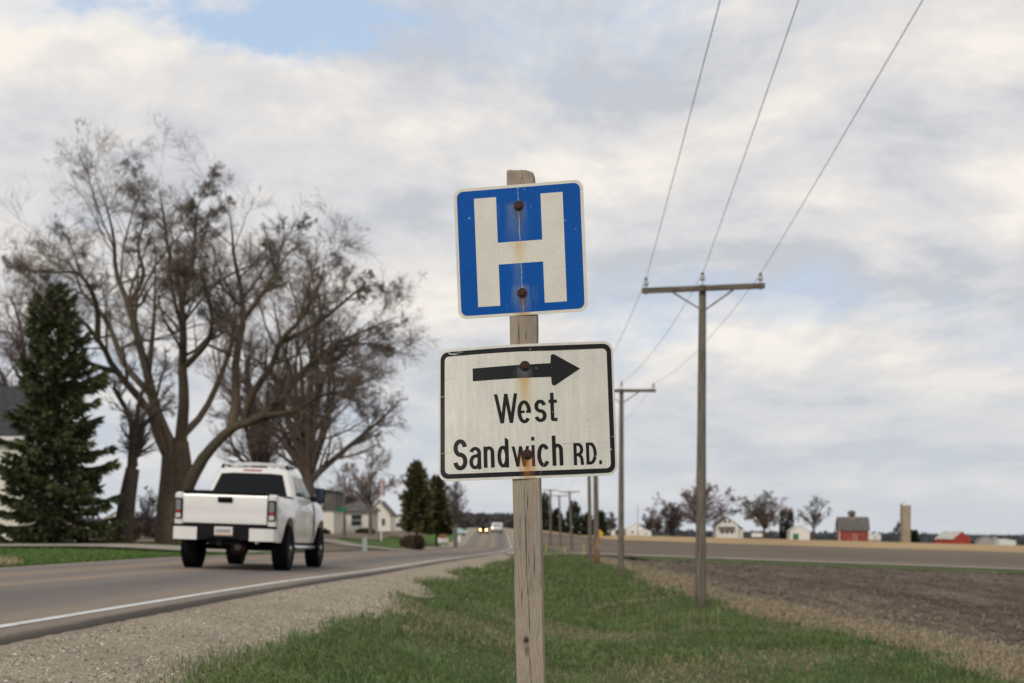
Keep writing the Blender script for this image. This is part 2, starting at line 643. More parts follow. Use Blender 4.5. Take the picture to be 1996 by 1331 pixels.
strip2('gravel_shoulder', lambda y: XR(y) + .34, lambda y: XR(y) + ub(y) + .25, 30, m_gravel, ys, -.002, gravel_relief)


def verge_relief(X, Y):
    return .05 * fbm(X * .7, Y * .5, 81, 4) * ss((Y + 5) / 10) - .01


strip2('grass_verge', lambda y: XR(y) + ub(y) + .1, lambda y: uf(y) + .2 + 0 * y, 40, m_verge, ys[ys < 420], .006, verge_relief)

# the plowed field, near part with real clods in its relief
yf = np.geomspace(9, 87.5, 300)


def soil_relief(X, Y):
    k = ss((X - us(Y)) / .5)
    rows = .05 * np.sin((X + .25 * vn(X * .3, Y * .08, 7)) * 2 * np.pi / .76)
    return k * (rows + .075 * fbm(X * 2.6, Y * 1.9, 91, 4) + .05 * fbm(X * .35, Y * .3, 92, 2))


strip2('dead_grass_strip', lambda y: uf(y) + .15, lambda y: us(y) + .1, 10, m_brown, yf, .004, verge_relief)
strip2('plowed_field', lambda y: us(y), lambda y: np.full_like(y, 62.0), 190, m_soil, yf, .0, soil_relief, 1.9)
yy2 = np.concatenate([np.linspace(99, 300, 90)])
strip2('far_plowed_field', lambda y: uf(y) + .1, lambda y: np.full_like(y, 420.0), 60, m_soilfar, yy2, .02, None, 2)
strip2('right_field_edge', lambda y: np.full_like(y, 62.0), lambda y: np.full_like(y, 420.0), 30, m_soil, np.linspace(9, 87.5, 30), .0, None, 2)
strip2('stubble_field', lambda y: uf(y) + .1, lambda y: np.full_like(y, 620.0), 60, m_straw, np.linspace(300, 492, 40), .03, None, 2)
yg = np.linspace(87, 106.5, 10)
strip2('grass_strip', lambda y: np.full_like(y, 9.0) + 2 * vn(y, y * 0, 2), lambda y: np.full_like(y, 420.0), 60, m_verge, yg, .05, None, 2)
ysr = np.linspace(106, 113.5, 8)
strip2('side_road', lambda y: XR(y) + .7, lambda y: np.full_like(y, 420.0), 80, m_sidegravel, ysr, .12, None, 2)
# left of the road
strip2('lawn', lambda y: XR(y) - 7.7, lambda y: np.full_like(y, -260.0), 70, m_lawn, np.concatenate([np.arange(-14, 6, 2.0), np.geomspace(6, 560, 220)]), .0, lambda X, Y: .05 * fbm(X * .3, Y * .3, 33, 3) * ss((Y - 4) / 6) * ss((XR(Y) - 8.2 - X) / 1.5), 1.8)
strip2('driveway', lambda y: np.full_like(y, -60.0), lambda y: XR(y) - 7.9, 40, m_sidegravel, np.linspace(53, 59.5, 8), .09)
strip2('side_street', lambda y: np.full_like(y, -140.0), lambda y: XR(y) - 7.9, 50, m_sidegravel, np.linspace(97, 106, 8), .10)
strip2('brown_verge', lambda y: np.full_like(y, -90.0), lambda y: XR(y) - 8.3 - 1.2 * vn(y * .4, y * 0, 6), 40, m_brown, np.linspace(70, 96.5, 20), .05)
strip2('brown_verge', lambda y: np.full_like(y, -31.0), lambda y: XR(y) - 12.5 - 3 * vn(y * .09, y * 0, 7), 40, m_brown, np.linspace(107, 330, 40), .07)
strip2('gravel_verge', lambda y: XR(y) - 9.2 - .5 * vn(y * .3, y * 0, 8), lambda y: XR(y) - 7.72, 6, m_gravel, np.linspace(84, 330, 60), .03)
strip2('gravel_verge', lambda y: XR(y) + .45, lambda y: XR(y) + 2.2 + .5 * vn(y * .3, y * 0, 8), 6, m_gravel, np.linspace(114, 330, 60), .03)
strip2('stubble_field', lambda y: np.full_like(y, -255.0), lambda y: np.full_like(y, -31.0) + 4 * vn(y * .05, y * 0, 4), 40, m_straw, np.linspace(112, 540, 60), .10)


# ------------------------------------------------------------------ loose ground cover
def stones(n, xs, yv, size, name):
    """small faceted pebbles"""
    ico = np.array([[0, 0, 1], [1, 0, -.25], [.3, .9, -.3], [-.8, .6, -.25], [-.8, -.6, -.3], [.3, -.9, -.25]])
    T = np.array([[0, 1, 2], [0, 2, 3], [0, 3, 4], [0, 4, 5], [0, 5, 1]])     # the buried underside is left open
    a = rng.random(n) * 6.28
    V = ico[None] * (1 + .35 * rng.standard_normal((n, 6, 1)).clip(-1.2, 1.2)) * np.stack([rng.uniform(.7, 1.3, n), rng.uniform(.6, 1.1, n), rng.uniform(.4, .8, n)], -1)[:, None]
    c, s = np.cos(a)[:, None], np.sin(a)[:, None]
    V = np.stack([V[..., 0] * c - V[..., 1] * s, V[..., 0] * s + V[..., 1] * c, V[..., 2]], -1) * size[:, None, None]
    z = gz(xs, yv)
    V += np.stack([xs, yv, z], -1)[:, None]
    F_ = (T[None] + np.arange(n)[:, None, None] * 6).reshape(-1, 3)
    pal = np.array([(.40, .34, .26), (.28, .235, .18), (.48, .43, .35), (.15, .135, .12), (.44, .33, .19), (.34, .30, .25), (.07, .066, .066), (.30, .18, .12), (.58, .53, .45)])
    cc = pal[rng.choice(9, n, p=[.24, .2, .14, .12, .09, .12, .04, .01, .04])] * rng.uniform(.8, 1.15, (n, 1))
    return V.reshape(-1, 3), F_, np.repeat(cc * np.array((.98, 1.0, 1.0)), 6, 0)


n = 52000
yv = 5.6 * np.exp(rng.random(n) ** 1.05 * math.log(34 / 5.6))
u = .40 + rng.random(n) ** 1.0 * (ub(yv) + .15 - .40)
lane = np.abs(u - (1.05 + .1 * vn(yv * .2, yv * 0, 5)))
keep = rng.random(n) < np.where((lane < .2) | (np.abs(u - .55) < .08), .3, 1.0) * (.55 + .6 * (fbm(u * 2.5, yv * .6, 55, 3) > -.15))
yv, u = yv[keep], u[keep]
xs = XR(yv) + u
sz = (.0048 + .0095 * rng.random(len(yv)) ** 3) * (1 + (yv - 7) * .02)
V, T, C = stones(len(yv), xs, yv, sz, 's')
V[:, 2] += np.repeat(gravel_relief(xs, yv), 6)
o = struct('gravel', mesh_np('gravel', V, [T], C), m_stone, 'stuff')


def blades(xs, yv, z0, hgt, wid, lean, col, tipcol, curl=.5):
    """bent tapering blades: 5 verts, 1 quad pair and a tip triangle"""
    n = len(xs)
    a = rng.random(n) * 6.283
    la = rng.random(n) * 6.283
    dx, dy = np.cos(la) * lean * hgt, np.sin(la) * lean * hgt
    wx, wy = np.cos(a) * wid * .5, np.sin(a) * wid * .5
    P = np.zeros((n, 5, 3))
    z = np.zeros(n)
    mid = np.stack([xs + dx * .35, yv + dy * .35, z0 + hgt * .6], -1)
    tip = np.stack([xs + dx * (1 + curl), yv + dy * (1 + curl), z0 + hgt * (1 - lean * .35)], -1)
    w = np.stack([wx, wy, z], -1)
    base = np.stack([xs, yv, z0 - .01], -1)
    P[:, 0], P[:, 1] = base - w, base + w
    P[:, 2], P[:, 3] = mid + w * .8, mid - w * .8
    P[:, 4] = tip
    i = np.arange(n)[:, None] * 5
    Q = i + np.array([[0, 1, 2, 3]])
    T = i + np.array([[3, 2, 4]])
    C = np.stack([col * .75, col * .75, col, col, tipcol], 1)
    return P.reshape(-1, 3), Q, T, C.reshape(-1, 3)


def cover(name, sets_, mat=None):
    mb = MB()
    for s in sets_:
        P, Q, T, C = blades(*s)
        mb.V.append(P)
        mb.Q.append(Q + mb.n)
        mb.T.append(T + mb.n)
        mb.C.append(C)
        mb.n += len(P)
    return struct(name, mb.mesh(name, True, False, False), mat or m_blade, 'stuff')


G1, G2, G3 = np.array((.080, .128, .036)), np.array((.134, .178, .054)), np.array((.098, .146, .070))
TAN = np.array((.38, .30, .195))


def bare(x, y):
    """patches of dead thatch and bare soil in the verge"""
    def e(cx, cy, rx, ry):
        return np.exp(-(((x - cx) / rx) ** 2 + ((y - cy) / ry) ** 2))
    v = 1.3 * e(-.95, 17.4, 1.1, 1.3) + 1.3 * e(.9, 21.2, 1.4, 2.0) + 1.2 * e(1.75, 13.4, .7, 1.9) + 1.2 * e(1.0, 11.2, .6, 1.2) + .8 * e(3.4, 11.0, 1.2, .9) + .6 * e(.4, 13.3, .4, .5) + .8 * e(3.6, 16.5, 1.0, 1.2)
    return v + 1.1 * np.maximum(0, fbm(x * .8, y * .4, 17, 3) - .12)


def verge_pts(n, y0, y1, p=1.0):
    y = y0 * np.exp(rng.random(n) ** p * math.log(y1 / y0))
    lo = XR(y) + ub(y) + rng.normal(0, .12, n)
    hi = uf(y) + .3
    x = lo + rng.random(n) * (hi - lo)
    return x, y


def grass_set(n, y0, y1, h0, h1, w, lean, tanfrac=.025, p=1.0):
    x, y = verge_pts(n, y0, y1, p)
    bp = bare(x, y)
    cl = fbm(x * 1.3, y * .9, 19, 3)
    k = rng.random(n) > np.clip(bp * .85, 0, .97)
    x, y, bp, cl = x[k], y[k], bp[k], cl[k]
    m = len(x)
    h = (h0 + (h1 - h0) * rng.random(m)) * (1 + 1.3 * np.clip(cl, -.45, .8)) * (1 - .5 * np.clip(bp, 0, 1))
    t = np.clip(.5 + cl * 1.1 + .25 * rng.standard_normal(m), 0, 1)[:, None]
    c = G1 * (1 - t) + G2 * t
    blue = (rng.random(m) < .16)[:, None]
    c = np.where(blue, G3, c)
    tn = (rng.random(m) < tanfrac + .5 * np.clip(bp, 0, .8))[:, None]
    c = np.where(tn, TAN * rng.uniform(.55, 1.0, (m, 1)), c) * rng.uniform(.75, 1.2, (m, 1))
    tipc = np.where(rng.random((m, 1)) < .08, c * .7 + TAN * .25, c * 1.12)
    z = gz(x, y) + verge_relief(x, y)
    return (x, y, z, h, w * rng.uniform(.7, 1.4, m), lean * rng.uniform(.4, 1.5, m), c, tipc)


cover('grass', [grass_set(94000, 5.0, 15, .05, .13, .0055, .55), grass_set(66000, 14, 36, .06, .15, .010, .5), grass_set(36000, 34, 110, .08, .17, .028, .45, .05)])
# clumps of longer grass
cx, cy = verge_pts(170, 8.2, 30)
k = bare(cx, cy) < .5
cx, cy = cx[k], cy[k]
idx = np.repeat(np.arange(len(cx)), 46)
x = cx[idx] + rng.normal(0, .085, len(idx)) * (1 + cy[idx] * .02)
y = cy[idx] + rng.normal(0, .085, len(idx)) * (1 + cy[idx] * .02)
m = len(x)
base = (G1 * .9 + G3 * .3)[None] * rng.uniform(.8, 1.35, (len(cx), 1))[idx]
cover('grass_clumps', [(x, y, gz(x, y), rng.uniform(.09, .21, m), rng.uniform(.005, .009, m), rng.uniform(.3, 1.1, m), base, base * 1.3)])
# dry stalks, thatch and the dead strip
x, y = verge_pts(900, 11, 40)
k = (x > .9) & (y > 17) & (rng.random(900) < .12 + .6 * (np.abs(x - 3.0) < 1.0))
x, y = x[k], y[k]
m = len(x)
c = TAN * rng.uniform(.7, 1.15, (m, 1))
s1 = (x, y, gz(x, y), rng.uniform(.2, .62, m), rng.uniform(.005, .009, m), rng.uniform(.05, .3, m), c, c * 1.1)
n = 34000
y = 9.5 * np.exp(rng.random(n) * math.log(87 / 9.5))
x = uf(y) - .1 + rng.beta(1.5, 1.7, n) * (us(y) - uf(y) + .75)
c = np.where((rng.random(n) < .12)[:, None], G1, TAN * rng.uniform(.6, 1.12, (n, 1)))
s2 = (x, y, gz(x, y), rng.uniform(.04, .16, n) * (1 + y * .006), .007 * (1 + y * .05), rng.uniform(.4, 1.5, n), c, c * 1.1)
x, y = verge_pts(40000, 7, 30)
bp = bare(x, y)
k = rng.random(len(x)) < np.clip(bp - .1, 0, 1)
x, y = x[k], y[k]
c = TAN * rng.uniform(.45, 1.05, (len(x), 1))
s3 = (x, y, gz(x, y) + .008, rng.uniform(.02, .07, len(x)), rng.uniform(.005, .011, len(x)), rng.uniform(1.0, 2.4, len(x)), c, c)
cover('dry_grass', [s1, s2, s3])
# left roadside: lawn blades and straw tufts
n = 30000
y = 24 * np.exp(rng.random(n) * math.log(64 / 24))
x = XR(y) - 7.75 - rng.random(n) ** 1.5 * 16
tu = fbm(x * .5, y * .25, 77, 3)
k = ~((y > 52.6) & (y < 60))
x, y, tu = x[k], y[k], tu[k]
straw = ((tu > .12) & (y < 36) & (rng.random(len(x)) < .55))[:, None]
c = np.where(straw, TAN, np.array((.09, .15, .032))) * rng.uniform(.75, 1.15, (len(x), 1))
cover('lawn_grass', [(x, y, gz(x, y), np.where(straw[:, 0], rng.uniform(.1, .35, len(x)), rng.uniform(.05, .12, len(x))), np.full(len(x), .03), rng.uniform(.2, .7, len(x)), c, c * 1.1)])

# clods and corn trash on the plowed field
n = 20000
y = 10 * np.exp(rng.random(n) * math.log(86 / 10))
x = us(y) + .1 + rng.random(n) ** 1.6 * 34
k = x < y * .46
x, y = x[k], y[k]
n = len(x)
sz = (.012 + .04 * rng.random(n) ** 3) * (1 + y * .02)
V, T, C = stones(n, x, y, sz, 'c')
V[:, 2] += np.repeat(soil_relief(x, y), 6)
C = np.repeat(np.array((.095, .078, .065)) * rng.uniform(.55, 1.55, (n, 1)), 6, 0)
struct('soil_clods', mesh_np('soil_clods', V, [T], C), m_clod, 'stuff')
n = 54000
y = 10 * np.exp(rng.random(n) * math.log(86 / 10))
dn = rng.random(n) ** 2.6
x = us(y) + dn * 30
k = (x < y * .46) & (rng.random(n) < .22 + .9 * fbm(x * .9, y * .12, 5, 3).clip(0, .7) + .7 * np.exp(-(x - us(y)) / 2.2))
x, y = x[k], y[k]
n = len(x)
c = np.array((.37, .30, .215)) * rng.uniform(.45, 1.2, (n, 1))
cover('corn_trash', [(x, y, gz(x, y) + soil_relief(x, y) + .01, rng.uniform(.02, .075, n), .009 * (1 + y * .035), rng.uniform(1.5, 4.0, n), c, c)])


# ------------------------------------------------------------------ leafy weeds by the post
def weed(px, dist, n, size, seed, label, name='broadleaf_weed', group=None):
    r = np.random.default_rng(seed)
    p = at(px, dist)
    t = thing(name, p, label, 'weed', group)
    ml = M_LEAF
    for i in range(n):
        a = i / n * 6.28 + r.uniform(-.4, .4)
        L = size * r.uniform(.7, 1.15)
        w = L * r.uniform(.16, .22)
        tt = np.linspace(0, 1, 7)
        rad = L * tt * .8
        hgt = L * (1.0 * tt - .75 * tt ** 2.2) * r.uniform(.7, 1.3)
        wid = w * np.sin(np.pi * np.clip(tt * .93 + .06, 0, 1)) ** .8
        ca, sa = math.cos(a), math.sin(a)
        V = []
        for k in range(7):
            for sgn in (-1, 0, 1):
                V.append((ca * rad[k] - sa * wid[k] * sgn, sa * rad[k] + ca * wid[k] * sgn, hgt[k] + (0 if sgn == 0 else w * .25)))
        Q = [[k * 3 + j, k * 3 + j + 1, k * 3 + j + 4, k * 3 + j + 3] for k in range(6) for j in (0, 1)]
        link('leaf', mesh_np('leaf', np.array(V), [np.array(Q)], None, None, True), ml, t)
    return t


M_LEAF = simple('leaf', (.10, .155, .05), .55, var=.2, scale=18)
weed(958, 8.75, 7, .22, 3, 'big pale green broad-leaved weed at the bottom left of the sign post')
weed(1160, 8.9, 6, .12, 4, 'small broad-leaved weed in the grass right of the sign post')
weed(512, 9.6, 6, .10, 5, 'green weed sprouting from the edge of the gravel shoulder')
weed(505 - 110, 8.3, 5, .09, 6, 'tiny weed growing out of the loose gravel nearest the bottom edge')

# ------------------------------------------------------------------ the road sign
W_POST = (.62, .55, .47)
m_wood, nt, b = newmat('weathered_post')
a = N(nt, 'ShaderNodeAttribute', attribute_name='Col')
tg = VM(nt, 'MULTIPLY', N(nt, 'ShaderNodeTexCoord').outputs['Object'], (1, 1, .03)).outputs[0]
g = noise(nt, tg, 330, 4, .65)
h2 = noise(nt, N(nt, 'ShaderNodeTexCoord').outputs['Object'], 5, 4, .6)
c = mixc(nt, 1.0, a.outputs['Color'], ramp(nt, g, [(.3, .80), (.7, 1.14)]), 'MULTIPLY')
c = mixc(nt, 1.0, c, ramp(nt, h2, [(.3, (.86, .87, .90)), (.7, (1.1, 1.07, 1.0))]), 'MULTIPLY')
sets(nt, b, Base_Color=c, Roughness=.85)
b.inputs['Specular IOR Level'].default_value = .2
bump(nt, b, g, .5, .002)

m_metalback = simple('sign_metal', (.55, .55, .54), .45, .9, .06, 20)
m_rust = simple('rusty_bolt', (.052, .021, .012), .8, .2, .5, 160, bmp=.001)


def sign_mat(name, base, stains, crease=False, rough=.42, pat=.08, spec=.3, strk=.0):
    """sheeting with fine cells; stains = list of (x, z_top, length, half width, colour, amount) in the sign's own plane"""
    m, nt, b = newmat(name)
    oc = N(nt, 'ShaderNodeTexCoord').outputs['Object']
    s = N(nt, 'ShaderNodeSeparateXYZ', {0: oc})
    x, z = s.outputs[0], s.outputs[2]
    vz = N(nt, 'ShaderNodeTexVoronoi', {'Vector': oc, 'Scale': 210.0})
    big = noise(nt, oc, 9, 4, .6)
    c = mixc(nt, 1.0, base, ramp(nt, vz.outputs['Distance'], [(.1, 1 + pat), (.7, 1 - pat)]), 'MULTIPLY')
    c = mixc(nt, 1.0, c, ramp(nt, big, [(.3, .93), (.7, 1.05)]), 'MULTIPLY')
    st = noise(nt, VM(nt, 'MULTIPLY', oc, (1, 1, .12)).outputs[0], 75, 4, .6)
    if strk:
        c = mixc(nt, 1.0, c, ramp(nt, noise(nt, VM(nt, 'MULTIPLY', oc, (1, 1, .04)).outputs[0], 60, 3, .6), [(.35, 1 - strk), (.65, 1 + strk * .6)]), 'MULTIPLY')
    for (sx, zt, ln, hw, colr, amt) in stains:
        dz = M(nt, 'SUBTRACT', zt, z)
        t = M(nt, 'DIVIDE', dz, ln, clamp=True)
        inside = M(nt, 'MULTIPLY', dz, 45.0, clamp=True)
        inside = M(nt, 'MULTIPLY', inside, inside)
        fall = M(nt, 'POWER', M(nt, 'SUBTRACT', 1.0, t), .7)
        dx = M(nt, 'ABSOLUTE', M(nt, 'SUBTRACT', x, sx))
        wv = M(nt, 'MULTIPLY', hw, M(nt, 'ADD', -.15, M(nt, 'MULTIPLY', st, 2.3)))
        side = M(nt, 'SUBTRACT', 1.0, M(nt, 'DIVIDE', dx, wv), clamp=True)
        side = M(nt, 'MULTIPLY', M(nt, 'MULTIPLY', side, side), M(nt, 'SUBTRACT', 3.0, M(nt, 'MULTIPLY', side, 2.0)))
        f = M(nt, 'MULTIPLY', M(nt, 'MULTIPLY', M(nt, 'MULTIPLY', side, fall), inside), amt, clamp=True)
        c = mixc(nt, f, c, colr)
    if crease:
        wx = M(nt, 'ADD', M(nt, 'MULTIPLY', z, -.006), M(nt, 'MULTIPLY', M(nt, 'SUBTRACT', noise(nt, VM(nt, 'MULTIPLY', oc, (0, 0, 1)).outputs[0], 22, 3), .5), .012))
        dx = M(nt, 'ABSOLUTE', M(nt, 'SUBTRACT', x, M(nt, 'ADD', wx, .001)))
        k = M(nt, 'LESS_THAN', dx, M(nt, 'MULTIPLY', M(nt, 'SUBTRACT', noise(nt, oc, 55, 3), .28), .0042))
        c = mixc(nt, M(nt, 'MULTIPLY', k, .6), c, (.62, .66, .62))
    sp_ = noise(nt, oc, 60, 2, .5)
    c = mixc(nt, M(nt, 'MULTIPLY', M(nt, 'GREATER_THAN', sp_, .745), .6), c, (.6, .58, .52))
    sets(nt, b, Base_Color=c, Roughness=rough)
    b.inputs['Specular IOR Level'].default_value = spec
    return m


def rrect(w, h, r, n=7, x0=0, z0=0):
    P = []
    for cx_, cz_, a0 in ((w - r, h - r, 0), (-w + r, h - r, 90), (-w + r, -h + r, 180), (w - r, -h + r, 270)):
        for k in range(n + 1):
            a = R(a0 + 90 * k / n)
            P.append((x0 + cx_ + r * math.cos(a), z0 + cz_ + r * math.sin(a)))
    return P


SHEET = (.71, .66, .575)
RUST, RUSTY, WASH = (.20, .085, .025), (.58, .38, .12), (.20, .26, .34)
m_hwhite = sign_mat('white_sheeting_h', SHEET, [(-.006, .045, .11, .032, RUSTY, .75), (0.0, -.150, .22, .050, (.50, .25, .04), 1.0)], rough=.45)
m_hblue = sign_mat('blue_sheeting', (.002, .085, .37), [(-.014, .178, .16, .058, WASH, .55), (.014, .176, .08, .034, WASH, .4), (.0, .182, .10, .026, (.045, .045, .04), .9), (.001, .150, .12, .008, (.16, .10, .04), .7), (-.012, -.03, .16, .028, WASH, .35), (0, -.112, .12, .055, WASH, .75), (0.0, -.122, .08, .028, (.06, .055, .045), .75), (0.002, -.150, .08, .018, (.15, .075, .02), 1.0), (-.055, -.175, .03, .005, WASH, .6)], True, .36, .10, .10)
m_swhite = sign_mat('white_sheeting_s', (.70, .67, .60), [(.0, .135, .15, .036, RUSTY, 1.0), (.001, -.120, .24, .046, (.56, .235, .025), 1.0), (.0, -.15, .05, .012, (.16, .06, .015), .9)], rough=.42, strk=.07)
m_black = sign_mat('black_sheeting', (.012, .012, .013), [(.001, .165, .07, .040, (.17, .17, .20), .9), (.0, -.130, .16, .030, (.30, .11, .02), .95)], rough=.34, pat=.02, spec=.22)

sign = thing('road_sign', (.105, 4.46, float(gz(.105, 4.46)) - .0), 'weathered wooden sign post carrying a blue H sign above a white arrow sign', 'road sign')
sb = Vector(sign.location)
# post: a fine grid round the four sides, with grain, checks and two knots
zb, zt = float(sb.z) - .25, 1.245
nz = 460
zz = np.linspace(zb, zt, nz)
hw = .0475
tf = np.linspace(-1, 1, 36)
ring = [(-hw + (hw * 2) * (k + 1) / 2, -hw) for k in tf] + [(hw, -hw + 2 * hw * (k + 1) / 2) for k in np.linspace(-1, 1, 10)[1:]] + [(hw - 2 * hw * (k + 1) / 2, hw) for k in np.linspace(-1, 1, 8)[1:]] + [(-hw, hw - 2 * hw * (k + 1) / 2) for k in np.linspace(-1, 1, 10)[1:-1]]
ring = np.array(ring)
nr = len(ring)
PX = np.repeat(ring[None, :, 0], nz, 0)
PY = np.repeat(ring[None, :, 1], nz, 0)
PZ = np.repeat(zz[:, None], nr, 1)
front = (PY < -hw + 1e-6)
# grain: distorted growth lines that swing round the knots
kn = [(-.012, -.40, .016, .030), (.040, -.185, .011, .028), (.012, -.205, .012, .03), (-.03, 1.225, .012, .014)]
gx_ = PX + .006 * vn(PX * 14, PZ * 3, 3) + .011 * vn(PX * 6, PZ * 1.1, 8) + .35 * PY
dk = np.zeros_like(PX)
for kx, kz, rx, rz in kn:
    q = ((PX - kx) / (rx * 2.2)) ** 2 + ((PZ - kz) / (rz * 2.6)) ** 2
    gx_ = gx_ + (PX - kx) * 1.3 * np.exp(-q)
lines = np.sin(gx_ * 2 * np.pi / .0085 + 2.0 * vn(PX * 5, PZ * 2, 4)) * .5 + .5
fine = np.sin(gx_ * 2 * np.pi / .0031 + 1.5 * vn(PX * 9, PZ * 4, 14)) * .5 + .5
tone = 1 - .20 * lines ** 3 - .07 * fine + .12 * vn(PX * 20, PZ * 5, 6)


def crack(x0, z0, z1, w, slant, s, wav=.004):
    xc = x0 + slant * (PZ - z0) + wav * fbm(PZ * 7, PZ * 0, s, 3)
    env = ss((PZ - z1) / .06) * ss((z0 - PZ) / .04)
    return np.exp(-((PX - xc) / w) ** 2) * env * front


cr = np.zeros_like(PX)
for a_ in ((-.006, .16, -.39, .0011, -.014, 1), (.004, .14, -.17, .0009, .001, 2), (-.022, .05, -.30, .0007, .006, 3), (.0, -.42, -.62, .0013, -.03, 4), (.006, 1.235, 1.12, .0010, .03, 5), (-.012, .72, .55, .0008, .03, 6), (.01, .72, .6, .0007, -.02, 7), (-.03, 1.24, 1.19, .0008, .12, 9), (.024, -.02, -.2, .0006, .0, 10)):
    cr = np.maximum(cr, crack(*a_))
hole = np.exp(-(((PX + .010) / .010) ** 2 + ((PZ + .392) / .011) ** 2) ** 2) * front
hole2 = np.exp(-(((PX + .008) / .008) ** 2 + ((PZ + .428) / .018) ** 2) ** 2) * front * .9
knot = sum(np.exp(-(((PX - kx) / rx) ** 2 + ((PZ - kz) / rz) ** 2) * 1.2) for kx, kz, rx, rz in kn) * front
lf = np.clip(1 - .9 * cr, .1, 1) * np.clip(1 - .85 * hole - .55 * hole2, .1, 1) * (1 - .22 * np.clip(knot, 0, 1)) * tone
rel = -(.0035 * cr + .006 * hole + .003 * hole2) - .0007 * lines ** 2 - .0004 * fine
corner = (np.abs(np.abs(PX) - hw) < 1e-6) & (np.abs(np.abs(PY) - hw) < 1e-6)
nrm = np.stack([np.where(np.abs(PX) >= hw - 1e-6, np.sign(PX), 0), np.where(np.abs(PY) >= hw - 1e-6, np.sign(PY), 0)], -1)
chip = .0022 * np.clip(fbm(PZ * 30, PX * 40, 3, 3) + .3, 0, 1) * corner
PXd = PX + nrm[..., 0] * (rel - chip)
PYd = PY + nrm[..., 1] * (rel - chip)
topd = .010 * ss((PX - .01) / .04) + .004 * fbm(PX * 60, PY * 60, 2, 3)
PZd = PZ - topd * ss((PZ - (zt - .03)) / .03)
lean = .0195
cxl = .032 - lean * (PZ - 1.24)
cyl = 4.462 + .0475 + .05 * (PZ - .966)
yaw = R(-5.5)
WX = cxl + PXd * math.cos(yaw) - PYd * math.sin(yaw)
WY = cyl + PXd * math.sin(yaw) + PYd * math.cos(yaw)
colr = np.array((.375, .312, .25))[None, None] * lf[..., None]
mould = ss((PZ - .60) / .1) * ss((PX - .0) / .03) * np.clip(vn(PX * 40, PZ * 25, 5) + .4, 0, 1) * .6
colr = colr * (1 - mould[..., None] * .45)
V = np.stack([WX, WY, PZd], -1).reshape(-1, 3) - np.array(sb)
i = np.arange(nz - 1)[:, None] * nr
j = np.arange(nr)[None]
jn = (j + 1) % nr
Q = np.stack([i + j, i + jn, i + jn + nr, i + j + nr], -1).reshape(-1, 4)
ctop = V[(nz - 1) * nr:].mean(0) + np.array((0, 0, .001))
V = np.concatenate([V, ctop[None]])
T = np.stack([(nz - 1) * nr + np.arange(nr), (nz - 1) * nr + (np.arange(nr) + 1) % nr, np.full(nr, len(V) - 1)], -1)
cc = np.concatenate([colr.reshape(-1, 3), [[.2, .16, .12]]])
link('post', mesh_np('post', V, [Q, T], cc, None, True), m_wood, sign)


def soft(me):
    me.polygons.foreach_set('use_smooth', np.ones(len(me.polygons), bool))
    me.set_sharp_from_angle(angle=R(25))


def flat(name, poly, y0, y1, mat, parent, bend=None, tri=False):
    """a thin plate cut to an outline in the sign's plane; gridded when it has to bend"""
    mb = MB()
    mb.prism(poly, y1, y0, 'xz')
    me = mb.mesh(name)
    import bmesh
    bm = bmesh.new()
    bm.from_mesh(me)
    if bend:
        bmesh.ops.triangulate(bm, faces=[f for f in bm.faces if len(f.verts) > 4])
        for xx in np.arange(-.30, .02, .02):
            bmesh.ops.bisect_plane(bm, geom=bm.verts[:] + bm.edges[:] + bm.faces[:], plane_co=(xx, 0, 0), plane_no=(1, 0, 0))
        for xx in np.arange(-.22, .24, .05):
            bmesh.ops.bisect_plane(bm, geom=bm.verts[:] + bm.edges[:] + bm.faces[:], plane_co=(0, 0, xx), plane_no=(0, 0, 1))
        for v in bm.verts:
            v.co = bend(v.co)
    bm.to_mesh(me)
    bm.free()
    if bend:
        soft(me)
    return link(name, me, mat, parent)


def bolt(x, z, y, parent, bend=None):
    mb = MB()
    mb.lathe([(0.0, .0), (.0172, .0), (.0176, .0012), (.0168, .0030), (.0108, .0036), (.0107, .0058), (.0100, .0082), (.0, .0090)], 24, 'y')
    mb.V = [v * np.array((1, -1, 1)) + np.array((x, y, z)) for v in mb.V]
    me = mb.mesh('bolt')
    soft(me)
    link('bolt', me, m_rust, parent)


# hospital panel
SH = .9932
hp = link('hospital_panel', MB().prism(rrect(.2286, .2286, .030), .0, -.0022, 'xz').mesh('hospital_panel'), m_hwhite, sign)
hp.location = Vector((.0288, 4.4515, .9597)) - sb
hp.rotation_euler = Euler((0, R(-2.28), R(-8.64)), 'XYZ')
hp.rotation_euler = (Matrix.Rotation(R(-8.64), 3, 'Z') @ Matrix.Rotation(R(-2.28), 3, 'Y')).to_euler()
hp.scale = (SH, SH, SH)
hp['label'] = 'blue square sign with a white letter H and rusty bolts'
flat('blue_field', rrect(.2175, .2185, .022), -.0023, -.0027, m_hblue, hp)
flat('letter', [(-.1565, .1905), (-.078, .1905), (-.078, .0300), (.079, .0300), (.079, .1905), (.1565, .1905), (.1565, -.1905), (.079, -.1905), (.079, -.0465), (-.078, -.0465), (-.078, -.1905), (-.1565, -.1905)], -.0028, -.0032, m_hwhite, hp)
bolt(.0015, .1535, -.0029, hp)
bolt(.0012, -.1513, -.0029, hp)


# direction panel
def sbend(c):
    t = max(0.0, min(1.0, -(c.x - .0) / .30))
    v = max(0.0, min(1.0, (c.z + .2286) / .457))
    r = max(0.0, (c.x) / .30)
    return Vector((c.x + .010 * t * v, c.y + .085 * t ** 1.4 * v ** 1.1 + .012 * r ** 1.5, c.z + .002 * t * v))


